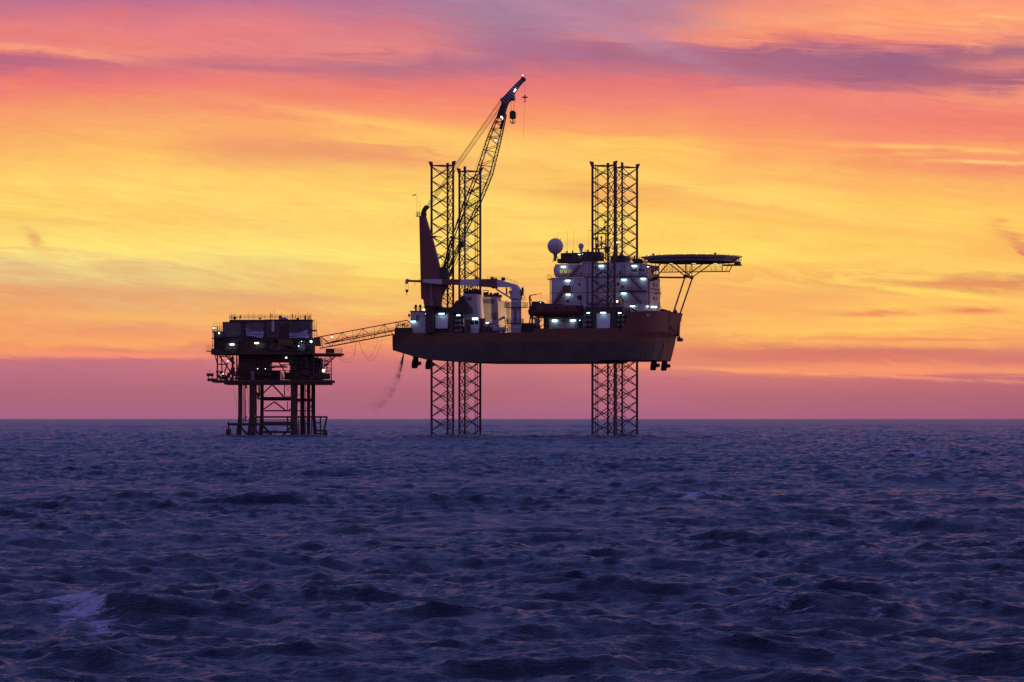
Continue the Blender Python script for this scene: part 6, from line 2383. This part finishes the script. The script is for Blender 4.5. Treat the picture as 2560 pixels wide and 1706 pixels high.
m = MB(); a = Q(905, 222, -5); b = Q(988, 243, -5); m.prism([(a[0], b[2]), (a[0], a[2]+.1), (a[0]+1.6, a[2]), (b[0], b[2]+.25), (b[0], b[2])], -5.5, -3.5); m.build('cover', M_TARP, o)
m = MB(); a = Q(900, 203, -5); m.box((a[0], -5.4, b[2]), (a[0]+.5, -4.6, a[2])); m.build('locker', M_DARK, o)

# ------------------------------------------------------------------ gangway bridge between vessel and platform
GV = -9.0
def W6(x, y, v=GV): return G(z6(x, y), v)
gs = W6(1020, 355)
gw_ = thing('gangway_bridge', RIG, W6(180, 515), 'sloping lattice gangway bridge joining the platform to the vessel', 'bridge')
HWg = 1.1
top = lambda x: 400 + (190-400)*(x-80)/(1185-80)
bot = lambda x: 512 + (355-512)*(x-180)/(1020-180)
m = MB()
for v in (GV-HWg, GV+HWg):
    m.bar(W6(85, top(85), v), W6(1185, 190, v), 0.16, 8)
    m.bar(W6(180, 514, v), W6(1030, bot(1030), v), 0.2, 8)
    m.bar(W6(1185, 190, v), W6(1225, 218, v), 0.16, 6)
gw_main = m.build('main_chord', M_DARK, gw_)
m = MB()
nodes = [190, 440, 680, 925, 1170]
lows = [315, 560, 800, 1030]
for v in (GV-HWg, GV+HWg):
    for i, x in enumerate(nodes[:-1]):
        lx = lows[i]
        m.bar(W6(x, top(x), v), W6(lx, bot(lx), v), 0.075, 6)
        if i > 0:
            m.bar(W6(x, top(x), v), W6(lows[i-1], bot(lows[i-1]), v), 0.075, 6)
        m.bar(W6(x, top(x), v), W6(x+10, bot(x), v), 0.06, 5)
    for x in (560, 610, 810):
        m.bar(W6(x, top(x), v), W6(x+5, bot(x), v), 0.05, 5)
    for x in range(230, 1020, 34):
        m.bar(W6(x, bot(x)-38, v), W6(x, bot(x), v), 0.045, 4)
for x in range(200, 1180, 60):
    m.bar(W6(x, top(x), GV-HWg), W6(x, top(x), GV+HWg), 0.05, 4)
    if x < 1020: m.bar(W6(x, bot(x), GV-HWg), W6(x, bot(x), GV+HWg), 0.06, 4)
m.build('lattice', M_DARK, gw_)
m = MB()
for x in nodes[:-1]:
    p = W6(x, top(x)+2, GV-HWg); m.cbox(p, 0.6, 0.5, 0.35)
m.build('node_plate', M_DARK, gw_)
m = MB()
a = W6(230, bot(230)-38); b = W6(1060, bot(1060)-42)
m.beam(a, b, 1.9, 0.28)
wk = m.build('walkway', M_DARK, gw_)
m = MB()
for v in (GV-HWg+.1, GV+HWg-.1):
    for f in (0.35, 0.62, 0.85):
        m.bar(W6(200, bot(200)-38*(1)-45*f, v), W6(1040, bot(1040)-38-45*f*1.1, v), 0.035, 4)
    m.bar(W6(240, bot(240)-38, v), W6(500, bot(500)-60, v), 0.16, 6)
    m.bar(W6(500, bot(500)-60, v), W6(1050, bot(1050)-55, v), 0.10, 6)
m.build('handrail', M_RAIL, gw_)
m = MB()   # pale end frame
v = GV-HWg-.1
m.bar(W6(200, 400, v), W6(212, 500, v), 0.14, 6)
m.bar(W6(205, 385, v), W6(290, 450, v), 0.11, 6)
m.bar(W6(178, 514, v), W6(262, 500, v), 0.14, 6)
m.build('end_frame', M_WHITE, gw_)
t = MB(); t.sphere(W6(322, 384, GV-HWg-.4), 0.2, 8, 6); lo = t.build('walkway_light', M_LAMP, gw_)
m = MB(); m.bar(W6(322, 375, GV-HWg-.2), W6(320, 440, GV-HWg-.2), 0.06, 5); m.cbox(W6(320, 376, GV-HWg), .5, .4, .2); m.build('lamp_post', M_DARK, gw_)
# pale flood at the landward end lights the frame
t = MB(); t.sphere(W6(80, 432, GV-HWg-.6), 0.22, 8, 6); t.build('end_light', M_LAMP, gw_)
m = MB()
a = W6(100, 395, GV); b = W6(185, 490, GV); m.prism([(a[0], b[2]), (a[0]+.4, a[2]), (b[0], a[2]+.2), (b[0]+.3, b[2])], GV-1.0, GV-.2)
m.build('drive_housing', M_YELL, gw_)
# slack hoses
def hose(x0, y0, x1, y1, sag, lab, skew=0.0, r_=0.03):
    n_ = 18
    pts = []
    for i in range(n_+1):
        t = i/n_
        x = x0+(x1-x0)*t+skew*sin(pi*t); y = y0+(y1-y0)*t+sag*(1-(2*t-1)**2)
        pts.append(W6(x, y, GV))
    o = thing('slack_hose', RIG, pts[0], lab, 'hose', 'hoses hanging below the gangway')
    mb = MB(); mb.path(pts, r_, 5); mb.build('hose_line', M_WIRE, o)
hose(635, 440, 855, 400, 205, 'inner of two slack hoses looping from the middle of the gangway')
hose(640, 442, 905, 390, 242, 'outer, deeper hose looping from the middle of the gangway')
hose(600, 448, 405, 600, 95, 'upper slack hose curving from the gangway to the platform landing', 40)
hose(595, 450, 375, 600, 140, 'lower slack hose curving from the gangway to the platform landing', 60)
hose(1020, 400, 430, 505, 0, 'taut thin line running under the gangway', 0, 0.018)

# ------------------------------------------------------------------ people on the platform roof
def person(name, fr, loc, yaw, pose, lab, h=1.78, helmet=True):
    o = thing(name, fr, loc, lab, 'person', 'workers on the platform roof')
    o.rotation_euler = (0, 0, yaw)
    s_ = h/1.78
    J = {'pel': (0,0,.95), 'spi': (0,.0,1.15), 'che': (0,0,1.36), 'nek': (0,0,1.50), 'hed': (0,-.02,1.60), 'top': (0,-.02,1.74),
         'hl': (.10,0,.92), 'kl': (.11,-.03,.50), 'al': (.12,.02,.09), 'tl': (.13,-.16,.04),
         'hr': (-.10,0,.92), 'kr': (-.11,-.03,.50), 'ar': (-.12,.02,.09), 'tr': (-.13,-.16,.04),
         'sl': (.20,0,1.42), 'el': (.26,.0,1.14), 'wl': (.27,-.08,.90), 'fl': (.27,-.11,.80),
         'sr': (-.20,0,1.42), 'er': (-.26,.0,1.14), 'wr': (-.27,-.08,.90), 'fr': (-.27,-.11,.80)}
    J.update(pose)
    rad = {'pel': .16, 'spi': .14, 'che': .18, 'nek': .065, 'hed': .10, 'top': .085, 'hl': .10, 'kl': .075, 'al': .055, 'tl': .045, 'sl': .085, 'el': .055, 'wl': .04, 'fl': .035}
    for a_, b_ in (('hr','hl'),('kr','kl'),('ar','al'),('tr','tl'),('sr','sl'),('er','el'),('wr','wl'),('fr','fl')): rad[a_] = rad[b_]
    E = [('pel','spi'),('spi','che'),('che','nek'),('nek','hed'),('hed','top'),('pel','hl'),('hl','kl'),('kl','al'),('al','tl'),('pel','hr'),('hr','kr'),('kr','ar'),('ar','tr'),
         ('che','sl'),('sl','el'),('el','wl'),('wl','fl'),('che','sr'),('sr','er'),('er','wr'),('wr','fr')]
    names = list(J)
    me = bpy.data.meshes.new('body')
    me.from_pydata([tuple(c*s_ for c in J[n_]) for n_ in names], [(names.index(a_), names.index(b_)) for a_, b_ in E], [])
    bo_ = bpy.data.objects.new('body', me)
    C.objects.link(bo_)
    sk = bo_.modifiers.new('skin', 'SKIN')
    for i, n_ in enumerate(names):
        v_ = me.skin_vertices[0].data[i]
        r_ = rad[n_]*s_
        v_.radius = (r_, r_*0.8 if n_ in ('pel', 'spi', 'che') else r_)
        v_.use_root = (n_ == 'pel')
    ss = bo_.modifiers.new('sub', 'SUBSURF'); ss.levels = 1; ss.render_levels = 1
    bpy.context.view_layer.update()
    dg = bpy.context.evaluated_depsgraph_get()
    me2 = bpy.data.meshes.new_from_object(bo_.evaluated_get(dg))
    bpy.data.objects.remove(bo_)
    me2.materials.clear(); me2.materials.append(M_CLOTH)
    bo2 = bpy.data.objects.new('body', me2); C.objects.link(bo2); bo2.parent = o
    hm = bmesh.new(); bmesh.ops.create_uvsphere(hm, u_segments=12, v_segments=8, radius=.135*s_)
    for v_ in hm.verts:
        if v_.co.z < -.02: v_.co.z = -.02; v_.co.x *= 1.15; v_.co.y *= 1.2
        v_.co += Vector(J['hed'])*s_ + Vector((0, 0, .07*s_))
    mh = bpy.data.meshes.new('helmet'); hm.to_mesh(mh); hm.free(); mh.materials.append(M_CLOTH)
    ho_ = bpy.data.objects.new('helmet', mh); C.objects.link(ho_); ho_.parent = o
zr = Q(800, 243, -5)[2]
def pz(x, v): 
    p = Q(x, 243, v); return (p[0], v, zr)
person('person', RIG, pz(808, -5.2), R(100), {'wl': (.20,-.25,1.1), 'fl': (.16,-.32,1.12)}, 'worker in dark overalls standing on the roof, left one of the close pair', 2.0)
person('person', RIG, pz(827, -4.8), R(-80), {'wr': (-.18,-.3,1.15), 'fr': (-.14,-.38,1.2), 'kl': (.11,-.12,.5)}, 'worker in dark overalls standing on the roof, right one of the close pair', 1.85)
person('person', RIG, pz(1038, -5.0), R(-70), {'wl': (.1,-.3,1.1), 'fl': (.06,-.36,1.12), 'nek': (0,-.06,1.5), 'hed': (0,-.12,1.58), 'top': (0,-.14,1.72)}, 'lone worker standing on the roof right of the blue covered crate', 1.9)
person('person', RIG, pz(502, -5.0), R(-30), {'pel': (0,.1,.55), 'spi': (0,.06,.75), 'che': (0,-.02,.95), 'nek': (0,-.06,1.08), 'hed': (0,-.1,1.17), 'top': (0,-.1,1.30), 'hl': (.1,.1,.52), 'hr': (-.1,.1,.52), 'kl': (.14,-.35,.5), 'kr': (-.14,-.3,.45), 'al': (.13,-.25,.09), 'ar': (-.13,-.2,.09), 'tl': (.14,-.42,.04), 'tr': (-.14,-.38,.04),
    'sl': (.2,-.02,1.0), 'sr': (-.2,-.02,1.0), 'el': (.25,-.15,.78), 'er': (-.25,-.15,.78), 'wl': (.18,-.38,.75), 'wr': (-.18,-.36,.72), 'fl': (.14,-.45,.74), 'fr': (-.14,-.44,.7)}, 'worker crouching on the roof near the scaffold at its left end', 1.8)

# ------------------------------------------------------------------ water falling from a discharge under the stern
rr = random.Random(77)
sp = MB()
def drop(p, r_):
    x, y, z = p
    sp.add([(x, y, z+r_*1.6), (x+r_, y, z), (x, y+r_, z), (x-r_, y, z), (x, y-r_, z), (x, y, z-r_*1.6)],
           [(0,1,2),(0,2,3),(0,3,4),(0,4,1),(5,2,1),(5,3,2),(5,4,3),(5,1,4)])
path = [(1150, 575), (1143, 640), (1130, 740), (1105, 860), (1060, 980), (1000, 1090), (920, 1180), (850, 1240)]
for k_ in range(17000):
    t = rr.random()**1.7
    f = t*(len(path)-1); i = min(int(f), len(path)-2); f -= i
    x = path[i][0]*(1-f)+path[i+1][0]*f; y = path[i][1]*(1-f)+path[i+1][1]*f
    # drops gather in ragged curtains that trail down wind
    cl_ = 0.5+0.5*sin(t*47+2*sin(t*19))
    if rr.random() > 0.25+0.75*cl_: continue
    w = 1.5+110*t**1.4
    off = abs(rr.gauss(0, 1))*w
    x2 = x-off*0.9+rr.gauss(0, 1.5+5*t); y2 = y-off*0.25+rr.gauss(0, 9)
    p = G(z6(x2, y2), 6+rr.gauss(0, .3+2.0*t))
    drop(p, rr.uniform(.016, .045)*(1.0-0.5*t))
M_WATER = mat('falling water', (0.10, 0.08, 0.13), 0.3, 0, 0.1, 2)
spo = sp.build('falling_water', M_WATER, None)
spo.location = (RIG.ox, RIG.oy, 0)
spo['kind'] = 'stuff'
spo['label'] = 'thin ragged curtain of water falling from the stern of the hull'
spo['category'] = 'spray'
